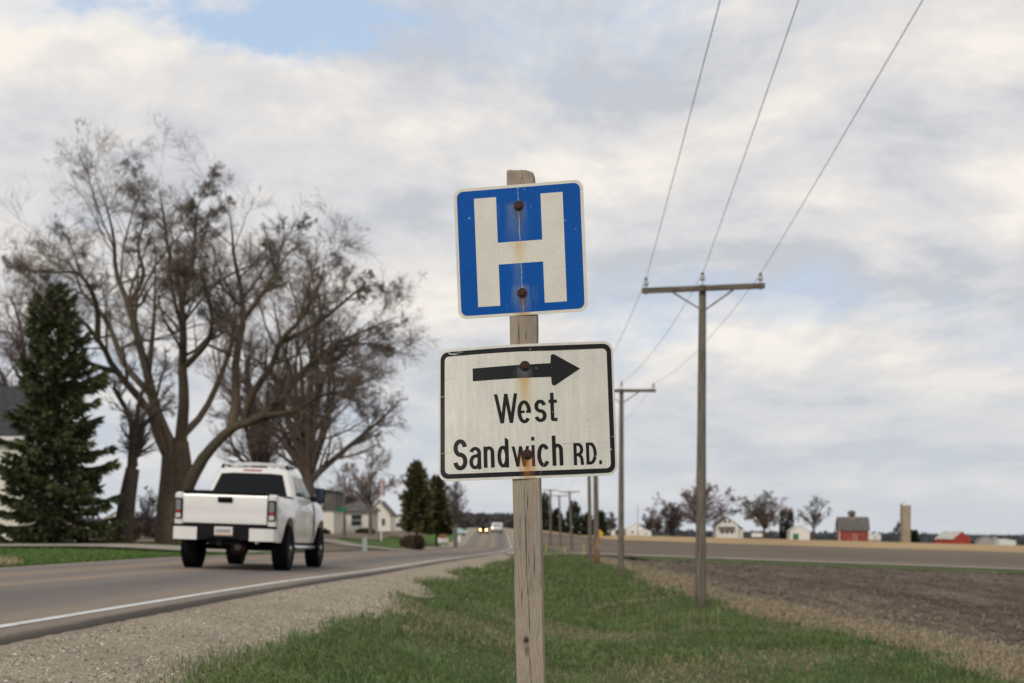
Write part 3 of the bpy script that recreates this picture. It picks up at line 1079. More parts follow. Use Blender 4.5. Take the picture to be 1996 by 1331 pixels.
SS = 1.014
dp = flat('direction_panel', rrect(.3048, .2286, .032), .0, -.0022, m_swhite, sign, sbend)
dp.location = Vector((.0465, 4.4195, .3969)) - sb
dp.rotation_euler = (Matrix.Rotation(R(-1.8), 3, 'Z') @ Matrix.Rotation(R(-2.14), 3, 'Y')).to_euler()
dp.scale = (SS, SS, SS)
dp['label'] = 'white sign with black border, right-pointing arrow and the words West Sandwich RD.'
# black border ring: outer and inner outlines stitched
outer, inner = rrect(.2980, .2196, .027), rrect(.2828, .2037, .016)
mb = MB()
n = len(outer)
O = np.array(outer)
I = np.array(inner)
y0, y1 = -.0023, -.0027
V = np.concatenate([np.stack([P[:, 0], np.full(n, yy), P[:, 1]], 1) for yy in (y0, y1) for P in (O, I)])
Q = []
for k in range(n):
    q = (k + 1) % n
    Q += [[2 * n + k, 2 * n + q, 3 * n + q, 3 * n + k], [k, q, 2 * n + q, 2 * n + k], [n + k, 3 * n + k, 3 * n + q, n + q]]
me = mb.add(V, Q).mesh('border')
import bmesh
bm = bmesh.new()
bm.from_mesh(me)
for xx in np.arange(-.30, .30, .02):
    bmesh.ops.bisect_plane(bm, geom=bm.verts[:] + bm.edges[:] + bm.faces[:], plane_co=(xx, 0, 0), plane_no=(1, 0, 0))
for xx in np.arange(-.22, .24, .03):
    bmesh.ops.bisect_plane(bm, geom=bm.verts[:] + bm.edges[:] + bm.faces[:], plane_co=(0, 0, xx), plane_no=(0, 0, 1))
for v in bm.verts:
    v.co = sbend(v.co)
bm.to_mesh(me)
bm.free()
soft(me)
link('border', me, m_black, dp)
# arrow
ar = [(-.1815, .1115), (.0910, .1145)]
hd = [(.0925, .098)]
for k in range(7):
    a = R(180 + 108 * k / 6)
    hd.append((.1010 + .0088 * math.cos(a), .0935 + .0088 * math.sin(a)))
hd.append((.190, .1385))
for k in range(7):
    a = R(72 + 108 * k / 6)
    hd.append((.1010 + .0088 * math.cos(a), .1815 + .0088 * math.sin(a)))
hd.append((.0922, .177))
flat('arrow', ar + hd + [(.0910, .1600), (-.1815, .1555)], -.0023, -.0027, m_black, dp, sbend)

# lettering
def arc(cx_, cz_, rx, rz, a0, a1, n=14):
    return [(cx_ + rx * math.cos(R(a0 + (a1 - a0) * k / n)), cz_ + rz * math.sin(R(a0 + (a1 - a0) * k / n))) for k in range(n + 1)]


def band(path, wx, wz):
    """outline of a stroke; upright runs are wx wide, level runs wz"""
    p = np.array(path, float)
    tn = np.gradient(p, axis=0)
    tn /= np.linalg.norm(tn, axis=1, keepdims=True)
    o = np.stack([-tn[:, 1] * wx / 2, tn[:, 0] * wz / 2], 1)
    return np.concatenate([p + o, (p - o)[::-1]])


def diag(xa, za, xb, zb_, w):
    return np.array([(xa - w / 2, za), (xa + w / 2, za), (xb + w / 2, zb_), (xb - w / 2, zb_)])


def glyph(ch, l, r_, b_, t_):
    wx, wz = (13.0, 11.5)
    if ch in 'RD':
        wx, wz = 11.0, 10.5
    if ch == 'S':
        wx, wz = 15.0, 15.0
    x0, x1, z0, z1 = l + wx / 2, r_ - wx / 2, b_ + wz / 2, t_ - wz / 2
    xc, zc = (x0 + x1) / 2, (z0 + z1) / 2
    rx, rz = (x1 - x0) / 2, (z1 - z0) / 2
    W_ = r_ - l
    if ch in 'Ww':
        w = 12.2 if ch == 'W' else 10.5
        q = [l + w / 2, l + W_ * .325, l + W_ * .51, l + W_ * .71, r_ - w / 2]
        return [diag(q[0], t_, q[1], b_, w), diag(q[2], t_, q[1], b_, w), diag(q[2], t_, q[3], b_, w), diag(q[4], t_, q[3], b_, w)]
    if ch == 'e':
        return [band(arc(xc, zc, rx, rz, -2, 318, 30), wx, wz), band([(x0 - 2, zc), (x1 + wx * .46, zc)], wx, 9.0)]
    if ch == 'c':
        return [band(arc(xc, zc, rx, rz, 38, 322, 28), wx, wz)]
    if ch in 'sS':
        u_ = rz / 2
        k = 1.0
        p = arc(xc, z1 - u_, rx * .95, u_, 12 if ch == 's' else 8, 262, 20) + arc(xc, z0 + u_, rx, u_, 82, -168 if ch == 's' else -172, 20)
        return [band(p, wx, wz)]
    if ch == 't':
        xs_ = l + W_ * .42
        return [band([(xs_, t_), (xs_, b_ + 8)] + arc(xs_ + 8, b_ + 6.0, 8, .5, 180, 270, 4) + [(r_, b_ + 5.4)], 12.0, 10.5), band([(l, t_ - 28.5), (r_, t_ - 28.5)], wx, 10.0)]
    if ch == 'i':
        return [band([(xc, b_), (xc, b_ + 72)], r_ - l, wz), band([(xc, t_ - 13), (xc, t_)], r_ - l, wz)]
    if ch == 'n':
        return [band([(x0, b_), (x0, t_ - 1)], wx, wz), band(arc(xc, z1 - 17, rx, 17, 178, 0, 14) + [(x1, b_ + 20), (x1, b_)], wx, wz)]
    if ch == 'h':
        zt_ = b_ + 74.5
        return [band([(x0, b_), (x0, t_)], wx, wz), band(arc(xc, zt_ - wz / 2 - 16, rx, 16, 178, 0, 14) + [(x1, b_ + 20), (x1, b_)], wx, wz)]
    if ch == 'd':
        zt_ = b_ + 75
        zq = (z0 + zt_ - wz / 2) / 2
        st_ = np.array([(x1 - wx / 2, b_), (x1 + wx / 2, b_), (x1 + wx / 2, t_ - 7), (x1 - wx / 2 + 1, t_), (x1 - wx / 2, t_)])
        return [st_, band(arc(xc, zq, rx, (zt_ - wz / 2 - z0) / 2, 0, 360, 32), wx, wz)]
    if ch == 'a':
        rb = (z1 - z0) * .30
        return [band(arc(xc, z1 - 16, rx, 16, 165, 0, 14) + [(x1, z0 + 14), (x1 + .5, b_ + 6), (x1 + 3, b_)], wx, wz),
                band([(x1, z0 + 2 * rb + 4), (xc + rx * .3, z0 + 2 * rb + 1)] + arc(xc - .5, z0 + rb, rx, rb, 85, 350, 20), wx, wz)]
    if ch == 'R':
        zm = b_ + (t_ - b_) * .46
        rr2 = (z1 - zm) / 2
        return [band([(x0, b_), (x0, t_)], wx, wz), band([(x0, z1), (x1 - rr2 * .8, z1)] + arc(x1 - rr2 * .8, z1 - rr2, rr2 * .8, rr2, 88, -88, 12) + [(x0, zm)], wx, wz),
                band([(xc + 1, zm), (x1 - 2, zm - 8), (x1, zm - 18), (x1 + .3, b_ + 8), (x1 + 1.5, b_)], wx, wz)]
    if ch == 'D':
        return [band([(x0, b_), (x0, t_)], wx, wz), band([(x0, z1)] + arc(x1 - rx * 1.3, zc, rx * 1.3, rz, 90, -90, 20) + [(x0, z0)], wx, wz)]
    return [np.array([(l, b_), (r_, b_), (r_, t_), (l, t_)])]


BOX = [('W', -108.4, -26.5, -38, 62.3), ('e', -28, 19, -41, 37.4), ('s', 29.9, 71.3, -38.9, 37.7), ('t', 79.3, 107.3, -37, 59.2),
       ('S', -253.7, -204.9, -192.5, -85.5), ('a', -198.1, -157.6, -190.6, -113.9), ('n', -149.2, -111.8, -187, -113.7), ('d', -102.1, -62.3, -188.5, -86.7),
       ('w', -52.2, 7.5, -187.4, -118), ('i', 15.7, 26.2, -187.8, -87.7), ('c', 34.3, 77.3, -191.2, -112.6), ('h', 85.4, 122.2, -188.3, -86.5),
       ('R', 157.7, 191.2, -189.1, -113.2), ('D', 200.3, 236.6, -189, -113.2), ('.', 244, 253.1, -189.4, -175.7)]
for ch, l, r_, b_, t_ in BOX:
    mb = MB()
    for k, o_ in enumerate(glyph(ch, l, r_, b_, t_)):
        n_ = len(o_)
        y_ = -.0027 - .00004 * k
        o_ = o_ / 1000
        m_ = n_ // 2
        V = np.concatenate([np.stack([o_[:, 0], np.full(n_, y_), o_[:, 1]], 1), np.stack([o_[:, 0], np.full(n_, -.0022), o_[:, 1]], 1)])
        Q = [[j, (j + 1) % n_, n_ + (j + 1) % n_, n_ + j] for j in range(n_)]
        if n_ % 2 == 0:      # ladder faces across the stroke
            Q += [[j, j + 1, n_ - 2 - j, n_ - 1 - j] for j in range(m_ - 1)]
            mb.add(V, Q)
        else:
            mb.add(V, Q)
            mb.P.append(np.arange(n_) + mb.n - 2 * n_)
    me = mb.mesh('letter')
    bm = bmesh.new()
    bm.from_mesh(me)
    for xx in np.arange(-.20, .07, .01):
        bmesh.ops.bisect_plane(bm, geom=bm.verts[:] + bm.edges[:] + bm.faces[:], plane_co=(0, 0, xx), plane_no=(0, 0, 1))
    for v in bm.verts:
        v.co = sbend(v.co)
    bm.to_mesh(me)
    bm.free()
    soft(me)
    link('full_stop' if ch == '.' else 'letter', me, m_black, dp)
bolt(.0038, .1535, -.0029, dp)
bolt(.0005, -.1470, -.0029, dp)
# scuffs on the top left corner
mb = MB()
r = np.random.default_rng(8)
for k in range(9):
    x0, z0 = -.272 + .004 * k + r.uniform(-.003, .003), .216 + r.uniform(-.006, .004)
    x1, z1 = x0 + r.uniform(.008, .02), z0 - r.uniform(.001, .008)
    w = r.uniform(.0004, .0011)
    mb.prism([(x0, z0 - w), (x1, z1 - w), (x1, z1 + w), (x0, z0 + w)], -.0028, -.0031, 'xz')
for x0, z0, x1, z1, w in ((.040, -.222, .050, -.196, .0007), (.052, -.190, .062, -.172, .0006), (.118, -.1135, .282, -.1145, .0005), (-.302, -.132, -.262, -.130, .0006), (-.284, .118, -.276, .124, .001), (.205, -.030, .212, -.036, .0012), (.214, -.034, .209, -.040, .0009), (-.296, .062, -.286, .066, .0008)):
    mb.prism([(x0, z0 - w), (x1, z1 - w), (x1, z1 + w), (x0, z0 + w)], -.0029, -.0032, 'xz')
me = mb.mesh('scratches')
for v in me.vertices:
    v.co = sbend(v.co)
link('scratches', me, simple('scratch_pale', (.6, .58, .53), .6), dp)['kind'] = 'stuff'

# ------------------------------------------------------------------ utility poles and wires
m_pole = simple('pole_wood', (.158, .134, .108), .9, var=.3, scale=5, stretch=(6, 6, .35), spec=.2, bmp=.01)
m_pole_br = simple('pole_wood_brown', (.24, .15, .09), .9, var=.25, scale=5, stretch=(6, 6, .35), spec=.2, bmp=.01, dark=(.10, .045, .02))
m_arm = simple('crossarm_wood', (.15, .125, .098), .9, var=.3, scale=5, stretch=(.5, 6, 6), spec=.2, bmp=.005)
m_galv = simple('galvanised', (.36, .34, .31), .6, .5, .15, 10)
m_porc = simple('porcelain', (.42, .42, .42), .3, 0, .06, 10)
m_porcd = simple('porcelain_dark', (.035, .035, .04), .3, 0, .1, 10)
m_wire = simple('wire', (.16, .16, .17), .5, .4, .05, 5)
POLES = []


def pole(px, dist, top, label, lean=0.0, arm=2.86, tilt=0.0, yaw=0.0, mat=None, r0=.135, r1=.088, group='wooden utility poles along the field', name='utility_pole', armdrop=.10, insul=True):
    p = at(px, dist)
    t = thing(name, p, label, 'utility pole', group)
    H = top - p.z
    zz_ = np.linspace(-.4, H, 12)
    rr = np.interp(zz_, [0, H], [r0, r1]) * (1 + .012 * np.random.default_rng(int(px)).standard_normal(12))
    part('pole', MB().tube(np.stack([-lean * (1 - zz_ / H), 0 * zz_, zz_], 1), rr, 14), mat or m_pole, t, True)
    ends = []
    if arm:
        z = H - armdrop
        Rm = Matrix.Translation((0, -r1 - .058, z)) @ Matrix.Rotation(yaw, 4, 'Z') @ Matrix.Rotation(-tilt, 4, 'Y')
        a = part('crossarm', MB().box((-arm / 2, -.05, -.065), (arm / 2, .05, .065), .008), m_arm, t)
        a.matrix_local = Rm
        for s in (-1, 1):
            q = Rm @ Vector((s * arm * .245, .062, -.06))
            e = Vector((s * .06, -r1 - .012, z - .50))
            part('brace', MB().tube([q, e], .024, 6), m_galv, t)
        part('bolt', MB().lathe([(0, -.03), (.03, -.03), (.03, 0), (0, 0)], 8, 'y', tuple(Rm @ Vector((0, -.052, 0)))), m_rust, t)
        for s in (-1, 0, 1):
            base = Rm @ Vector((s * (arm / 2 - .10), 0, .065)) if s else Vector((0, 0, H))
            if insul:
                pr = [(.012, -.02), (.012, .06), (.05, .06), (.062, .075), (.07, .10), (.055, .115), (.045, .135), (.058, .15), (.05, .175), (.03, .18), (.028, .205), (.038, .215), (.034, .235), (0, .24)]
                if s == 0:
                    pr = [(r_, z_ + .06 if z_ > 0 else z_) for r_, z_ in pr]
                io = part('insulator', MB().lathe(pr, 14, 'z', tuple(base)), m_porc, t, True)
                cz_ = .06 if s == 0 else 0
                part('insulator_cap', MB().lathe([(0, .188 + cz_), (.031, .186 + cz_), (.041, .212 + cz_), (.036, .24 + cz_), (0, .25 + cz_)], 14, 'z', tuple(base)), m_porcd, io, True)
                if s:
                    part('pin', MB().lathe([(0, -.17), (.016, -.17), (.016, -.135), (.011, -.13), (.011, -.002)], 8, 'z', tuple(base)), m_galv, t)
            ends.append(p + base + Vector((0, 0, .215 + (.06 if s == 0 else 0))))
    POLES.append((ends, t))
    return t


pole(1369.5, 31, 5.83, 'nearest weathered utility pole with crossarm and three insulators beside the plowed field', .055, 2.98, R(2.9), R(3))
pole(1211.5, 54, 5.80, 'second utility pole, its crossarm peeking out right of the white sign', .02, 2.86, R(.3), 0)
pole(1147, 77, 5.75, 'grey utility pole just left of the brown pole, top hidden behind the sign', -.12, 2.86)
pole(1160, 72.5, 5.2, 'utility pole with a rust-brown foot and no crossarm in view', -.09, 0, mat=m_pole, r0=.16, r1=.13)
pole(1110, 168, (1026 - 957) * 168 / F, 'far utility pole with a wide crossarm in front of the big dark evergreen', -.35, 2.7, r0=.17, r1=.13, insul=False, group='far utility poles by the side road')
pole(1090, 193, (1026 - 965) * 193 / F, 'lowest of the far utility poles, between the evergreens', -.2, 2.5, r0=.17, r1=.13, insul=False, group='far utility poles by the side road')
pole(1073, 203, (1026 - 954) * 203 / F, 'far utility pole nearest the right side of the sign post', 0, 2.5, r0=.19, r1=.14, insul=False, group='far utility poles by the side road')
pole(672, 118, (1026 - 938) * 118 / F, 'utility pole left of the road behind the white pickup truck', .05, 0, r0=.15, r1=.11)
pole(1243, 430, (1026 - 985) * 430 / F, 'thin distant pole beside the white farm sheds', 0, 0, r0=.12, r1=.08, group='far utility poles by the side road')
# foot of the brown pole
pb = POLES[3][1]
part('pole_foot', MB().tube([(.095, 0, -.3), (.088, 0, 1.6)], [.170, .160], 14), m_pole_br, pb, True)
NAMES = ['power line on the left insulators of the near utility pole', 'power line over the pole tops, the middle of the three', 'power line on the right insulators of the near utility pole']
STARTS = [(2.33, 0), (3.28, 0), (4.68, 0)]
for k in range(3):
    pts = []
    e0, e1, e2 = POLES[0][0][k], POLES[1][0][k], POLES[2][0][k]
    far = [POLES[4][0][k], POLES[6][0][k]]
    x14 = STARTS[k][0]
    sl = (e0.x - x14) / (31 - 14.7)
    st_ = Vector((e0.x - sl * 46, -15, e0.z + .25))
    seq = [st_, e0, e1, e2] + far
    for a_, b_ in zip(seq[:-1], seq[1:]):
        L = (b_ - a_).length
        sag = (.12 if a_ is st_ else .38) * min(1.6, L / 23)
        for q in np.linspace(0, 1, 15)[:-1]:
            v = a_.lerp(b_, float(q))
            v.z -= sag * 4 * q * (1 - q)
            pts.append(v)
    pts.append(seq[-1])
    P = np.array([tuple(p) for p in pts])
    tag(link('power_line', MB().tube(P, .0058, 6).mesh('power_line', smooth=True), m_wire), NAMES[k], 'power line', 'overhead wires')

# ------------------------------------------------------------------ trees
def grow(P, Rr, per, tmin, lr, ang, trop, n, rr, rg, tmax=1.0, jit=.22, lmul=None, tipk=.55):
    """children on every polyline: returns P2[K,n,3], R2[K,n]"""
    K, m, _ = P.shape
    seg = np.linalg.norm(np.diff(P, axis=1), axis=2).sum(1)
    k = rg.poisson(per, K) if np.isscalar(per) else rg.poisson(per)
    idx = np.repeat(np.arange(K), k)
    if len(idx) == 0:
        return np.zeros((0, n, 3)), np.zeros((0, n))
    t = tmin + (tmax - tmin) * rg.random(len(idx)) ** 1.0
    f = t * (m - 1)
    i0 = np.minimum(f.astype(int), m - 2)
    w = (f - i0)[:, None]
    s = P[idx, i0] * (1 - w) + P[idx, i0 + 1] * w
    r0 = Rr[idx, i0] * (1 - w[:, 0]) + Rr[idx, i0 + 1] * w[:, 0]
    tan_ = P[idx, i0 + 1] - P[idx, i0]
    tan_ /= np.linalg.norm(tan_, axis=1, keepdims=True) + 1e-9
    rv = rg.standard_normal((len(idx), 3))
    rv -= (rv * tan_).sum(1, keepdims=True) * tan_
    rv /= np.linalg.norm(rv, axis=1, keepdims=True) + 1e-9
    a = (ang * rg.uniform(.6, 1.35, len(idx)))[:, None]
    dirv = tan_ * np.cos(a) + rv * np.sin(a)
    L = seg[idx] * lr * rg.uniform(.55, 1.2, len(idx)) * (1.15 - tipk * t)
    if lmul is not None:
        L = L * lmul
    out = np.zeros((len(idx), n, 3))
    out[:, 0] = s
    for q in range(1, n):
        dirv = dirv + jit * rg.standard_normal(dirv.shape) + np.array((0, 0, trop))
        dirv /= np.linalg.norm(dirv, axis=1, keepdims=True)
        out[:, q] = out[:, q - 1] + dirv * (L / (n - 1))[:, None]
    r2 = np.minimum(r0 * rr, r0 * .9)
    rad = r2[:, None] * np.linspace(1, .35, n)[None]
    return out, rad


def resample(pts, n):
    pts = np.asarray(pts, float)
    # Catmull-Rom through the points
    p = np.concatenate([pts[:1] * 2 - pts[1:2], pts, pts[-1:] * 2 - pts[-2:-1]])
    t = np.linspace(0, len(pts) - 1 - 1e-6, n)
    i = t.astype(int)
    f = (t - i)[:, None]
    a, b_, c_, d_ = p[i], p[i + 1], p[i + 2], p[i + 3]
    return .5 * (2 * b_ + (c_ - a) * f + (2 * a - 5 * b_ + 4 * c_ - d_) * f ** 2 + (3 * b_ - a - 3 * c_ + d_) * f ** 3)


def tree_parts(t, base, trunk, limbs, lv, barkc, twigc, seed, rmin, sec=None):
    """trunk: list of (pts, radii); limbs P,R -> trunk part, limb part pieces and a twig crown"""
    rg = np.random.default_rng(seed)
    mb = MB()
    for pts, rad in trunk:
        V, Q, _ = tubes(np.asarray(pts)[None], np.asarray(rad)[None], 12)
        sh = rg.uniform(.75, 1.2, (len(V), 1))
        mb.add(V - base, Q, None, np.array(barkc) * (.85 + .15 * sh))
    part('trunk', mb, m_bark, t, True, True, False)
    for P, Rr in limbs:
        V, Q, _ = tubes(P[None], Rr[None], 8)
        cl = np.repeat(np.linspace(1.05, .62, P.shape[0]), 8)[:, None] * np.array(barkc) * rg.uniform(.85, 1.1)
        o = link('limb', mesh_np('limb', V - base, [Q], cl, None, True), m_bark, t)
    P = np.stack([q[0] for q in limbs])
    Rr = np.stack([q[1] for q in limbs])
    mb = MB()
    src = (P, Rr)
    if sec:
        P2, R2 = grow(P, Rr, sec['per'], sec['tmin'], sec['lr'], R(sec['ang']), sec['trop'], P.shape[1], sec['rr'], rg, .92, sec['jit'], None, sec['tipk'])
        V, Q, own = tubes(P2, R2, 6)
        mb.add(V - base, Q, None, np.array(barkc) * .8)
        src = (np.concatenate([P, P2]), np.concatenate([Rr, R2]))
    for li, L in enumerate(lv):
        P2, R2 = grow(*src, L['per'], L.get('tmin', .25), L['lr'], R(L['ang']), L.get('trop', .05), L['n'], L['rr'], rg, 1.0, L.get('jit', .2), None, L.get('tipk', .55))
        if len(P2) == 0:
            break
        R2 = np.maximum(R2, rmin)
        if L['n'] == 2:      # the last twigs taper to a point
            V, Q, own = cones(P2, R2[:, 0])
        else:
            V, Q, own = tubes(P2, R2, 5 if li == 0 else (4 if li == 1 else 3))
        k = min(1.0, li / max(1, len(lv) - 1))
        c = np.array(barkc) * (1 - k) + np.array(twigc) * k
        cs = c[None] * rg.uniform(.75, 1.2, (len(P2), 1))
        mb.add(V - base, None if L['n'] == 2 else Q, Q if L['n'] == 2 else None, cs[own])
        src = (P2, R2)
    o = part('crown', mb, m_bark, t, False, True, False)
    return t


def px3(px, py, dist):
    return np.array(((px - CX) * dist / F, dist, (HY - py) * dist / F))


# the big many-stemmed tree on the left
D = 67.0
bt = at(352, D)
t = thing('bare_tree', bt, 'huge leafless tree with many spreading stems behind the white pickup truck', 'tree', 'leafless trees')
S_ = D / F
LM = [
    ([(335, 905, 0), (312, 835, -.3), (290, 790, -.6), (232, 705, -1.5), (195, 640, -2.5), (158, 585, -3.4), (95, 552, -4.5), (20, 560, -5.5)], .36),
    ([(340, 880, 0), (310, 790, .5), (290, 720, .8), (272, 640, 1.2), (256, 560, 1.5), (235, 490, 1.8), (229, 420, 2.0), (218, 350, 2.2), (190, 285, 2.4)], .40),
    ([(352, 860, 0), (362, 770, -.4), (364, 690, -.8), (357, 610, -1.0), (352, 530, -1.2), (334, 440, -1.4), (322, 370, -1.6), (310, 300, -1.8)], .40),
    ([(356, 545, -1.1), (368, 480, -1.5), (374, 420, -2.0), (380, 360, -2.4), (395, 310, -2.7)], .20),
    ([(360, 960, -.2), (388, 905, -.7), (420, 862, -1.2), (455, 828, -1.6), (505, 800, -2.0), (545, 755, -2.4), (585, 700, -2.8), (640, 645, -3.3), (700, 615, -3.8), (765, 585, -4.3)], .44),
    ([(448, 832, -1.5), (456, 760, -1.2), (464, 680, -1.0), (472, 590, -.7), (468, 520, -.5), (452, 450, -.2), (440, 380, 0), (436, 310, .2)], .34),
    ([(470, 815, -1.7), (482, 745, -2.6), (520, 690, -3.4), (545, 640, -4.2), (578, 590, -5), (598, 540, -5.6), (622, 490, -6.2), (628, 440, -6.8)], .28),
    ([(345, 855, 0), (395, 790, 2.2), (432, 700, 3.4), (448, 620, 4.2), (425, 560, 4.8), (412, 500, 5.2), (430, 440, 5.6)], .26),
    ([(560, 735, -2.5), (600, 690, -3.6), (660, 660, -4.5), (720, 655, -5.2), (775, 680, -5.8)], .20),
    ([(472, 590, -.7), (505, 540, -.9), (530, 490, -1.2), (545, 430, -1.5), (560, 385, -1.8)], .19),
    ([(256, 560, 1.5), (285, 500, 2.6), (270, 430, 3.4), (285, 360, 4.0), (270, 320, 4.2)], .18),
    ([(300, 760, .6), (250, 690, 3), (215, 600, 5), (175, 530, 6.5), (140, 470, 7.6), (60, 440, 9)], .26),
    ([(195, 640, -2.5), (190, 570, -3.8), (165, 510, -5), (110, 490, -6), (40, 480, -7)], .20),
    ([(364, 690, -.8), (400, 640, -2.6), (415, 590, -3.8), (395, 530, -5), (385, 470, -6)], .22),
    ([(290, 720, .8), (300, 640, 3), (312, 570, 5), (300, 500, 6.5), (305, 430, 7.5)], .22),
    ([(505, 800, -2.0), (560, 790, -3.5), (610, 760, -4.8), (670, 745, -6), (720, 735, -7)], .20),
    ([(545, 640, -4.2), (600, 610, -4.5), (650, 560, -5), (690, 520, -5.4), (740, 520, -5.8)], .17),
    ([(232, 705, -1.5), (180, 690, -3), (130, 650, -4.3), (70, 640, -5.5), (20, 655, -6)], .19),
]
limbs = []
rg0 = np.random.default_rng(5)
for pts, r0 in LM:
    P = np.array([px3(352 + (a - 352) * 1.03, 900 + (b_ - 900) * (.90 if b_ < 900 else 1), D + c_) for a, b_, c_ in pts])
    P[1:-1] += rg0.normal(0, .12, P[1:-1].shape)
    P = resample(P, 16)
    limbs.append((P, r0 * .82 * np.linspace(1, .05, 16) ** 1.1))
trk = []
for dx_, dy_, r0, r1, top, tx in ((-.35, 0, .75, .42, 880, 332), (.25, .2, .7, .40, 860, 352), (.45, -.25, .55, .42, 950, 362)):
    a = np.array(bt) + np.array((dx_, dy_, -.4))
    e = px3(tx, top, D)
    P = resample([a, a * .62 + e * .38 + np.array((-.08, 0, 0)), a * .3 + e * .7, e], 8)
    trk.append((P, np.linspace(r0 * 1.25, r1, 8)))
tree_parts(t, np.array(bt), trk, limbs, [
    dict(per=9.5, tmin=.20, lr=.36, ang=50, trop=.03, n=6, rr=.42, jit=.15, tipk=.50),
    dict(per=7.0, tmin=.12, lr=.58, ang=46, trop=.02, n=4, rr=.46, jit=.14),
    dict(per=5.0, tmin=.10, lr=.68, ang=44, trop=.01, n=3, rr=.5, jit=.14),
    dict(per=3.4, tmin=.05, lr=1.35, ang=46, trop=.0, n=2, rr=.8, jit=.1)], (.112, .086, .061), (.165, .130, .108), 21, .0052,
    dict(per=4.4, tmin=.22, lr=.46, ang=42, trop=.02, rr=.52, jit=.075, tipk=.66))


def bare_tree(px, dist, top, halfw, label, seed, n=9, fork=.26, barkc=(.11, .088, .07), twigc=(.12, .09, .08), lv=None, rmin=None, name='bare_tree', group='leafless trees', base_r=None, low=.25, leanx=0.0, cat='tree', bush=False, sec=False):
    """a dome-crowned leafless tree: limbs run from the fork to points spread over the crown"""
    b0 = np.array(at(px, dist))
    H = ((HY - top) * dist / F - b0[2]) * 1.05
    Wd = halfw * dist / F * 1.06
    t = thing(name, b0, label, cat, group)
    rg = np.random.default_rng(seed)
    fz = H * fork
    br = base_r or H * .028
    fk = b0 + np.array((leanx * fz, 0, fz))
    limbs = []
    for k in range(n):
        az = k * 2.39996 + rg.uniform(-.3, .3)
        el = rg.uniform(low, 1.0) if k else 1.0
        rad = Wd * math.sqrt(max(0, 1 - el ** 2)) * rg.uniform(.85, 1.05) + Wd * .08
        e = b0 + np.array((math.cos(az) * rad + leanx * H * .6, math.sin(az) * rad * .9, fz * .8 + (H - fz * .8) * el * rg.uniform(.9, 1.0)))
        s = b0 + (np.array((leanx * fz, 0, fz)) * rg.uniform(.75, 1.1) if not bush else np.array((rg.normal(0, .08 * Wd), rg.normal(0, .08 * Wd), -.05)))
        mid = s * .5 + e * .5 + np.array((0, 0, .10 * H)) * rg.uniform(-.2, 1) + rg.normal(0, .02 * H, 3) - (e - fk) * np.array((.12, .12, 0))
        q = s * .8 + mid * .2 + np.array((0, 0, .02 * H))
        P = resample([s, q, mid, mid * .45 + e * .55 + rg.normal(0, .025 * H, 3), e], 12)
        limbs.append((P, br * rg.uniform(.42, .62) * np.linspace(1, .15, 12)))
    if bush:
        trunk = [(np.array([b0 + (0, 0, -.2), b0 + (0, 0, .15 * H)]), np.array([br, br * .7]))]
    else:
        trunk = [(resample([b0 + (0, 0, -.3), b0 + (leanx * fz * .4, 0, fz * .5), fk], 6), br * np.linspace(1.25, .8, 6))]
    lv = lv or LVF
    return tree_parts(t, b0, trunk, limbs, lv, barkc, twigc, seed, rmin or .00028 * dist, dict(per=2.5, tmin=.25, lr=.5, ang=38, trop=.04, rr=.5, jit=.07, tipk=.7) if sec else None)


LV4 = [dict(per=10, tmin=.22, lr=.42, ang=42, trop=.06, n=5, rr=.45, jit=.12, tipk=.75), dict(per=7, tmin=.15, lr=.58, ang=38, trop=.04, n=4, rr=.5, jit=.12), dict(per=5, tmin=.15, lr=.62, ang=36, trop=.03, n=3, rr=.5, jit=.1), dict(per=4.0, tmin=.1, lr=.9, ang=36, trop=.0, n=2, rr=.8, jit=.1)]
LVS = [dict(per=7, tmin=.22, lr=.40, ang=42, trop=.05, n=5, rr=.45, jit=.11, tipk=.7), dict(per=6, tmin=.15, lr=.58, ang=40, trop=.04, n=4, rr=.5, jit=.11), dict(per=4, tmin=.15, lr=.65, ang=38, trop=.03, n=3, rr=.5, jit=.1), dict(per=3.0, tmin=.1, lr=.9, ang=36, trop=.0, n=2, rr=.8, jit=.1)]
LVF = [dict(per=10, tmin=.22, lr=.44, ang=42, trop=.06, n=4, rr=.45, jit=.1, tipk=.75), dict(per=8, tmin=.12, lr=.60, ang=38, trop=.04, n=3, rr=.5, jit=.1), dict(per=6.0, tmin=.1, lr=.75, ang=36, trop=.02, n=2, rr=.8, jit=.08)]
LVM = [dict(per=9, tmin=.22, lr=.42, ang=42, trop=.05, n=4, rr=.45, jit=.1, tipk=.7), dict(per=7, tmin=.12, lr=.60, ang=40, trop=.04, n=3, rr=.5, jit=.1), dict(per=9.0, tmin=.1, lr=.75, ang=38, trop=.02, n=2, rr=.8, jit=.08)]
bare_tree(600, 96, 572, 160, 'dense leafless tree right of the huge one, over the grey house', 31, 15, .24, (.095, .073, .059), (.155, .12, .112), LVS, .0070, low=.42, sec=True)
bare_tree(505, 104, 655, 105, 'leafless tree hidden behind the middle of the huge one', 32, 10, .25, (.095, .073, .059), (.155, .12, .11), LVF, .0095, low=.45)
bare_tree(238, 64, 690, 70, 'dark crooked bare tree between the spruce and the huge tree', 33, 6, .38, (.085, .066, .052), (.16, .13, .115), LV4, .0055, base_r=.42, leanx=.14)
bare_tree(60, 88, 540, 120, 'leafless tree behind the dark-roofed house at the left edge', 34, 10, .3, (.12, .095, .08), (.19, .155, .145), LV4, .0075)
bare_tree(722, 135, 866, 66, 'pale pinkish leafless tree over the porch house', 35, 10, .3, (.15, .115, .095), (.21, .16, .145), LV4, .010, base_r=.2, low=.35)
bare_tree(888, 170, 945, 20, 'small grey bare tree right of the two roadside evergreens', 36, 9, .3, (.15, .13, .12), (.18, .155, .145), rmin=.022)
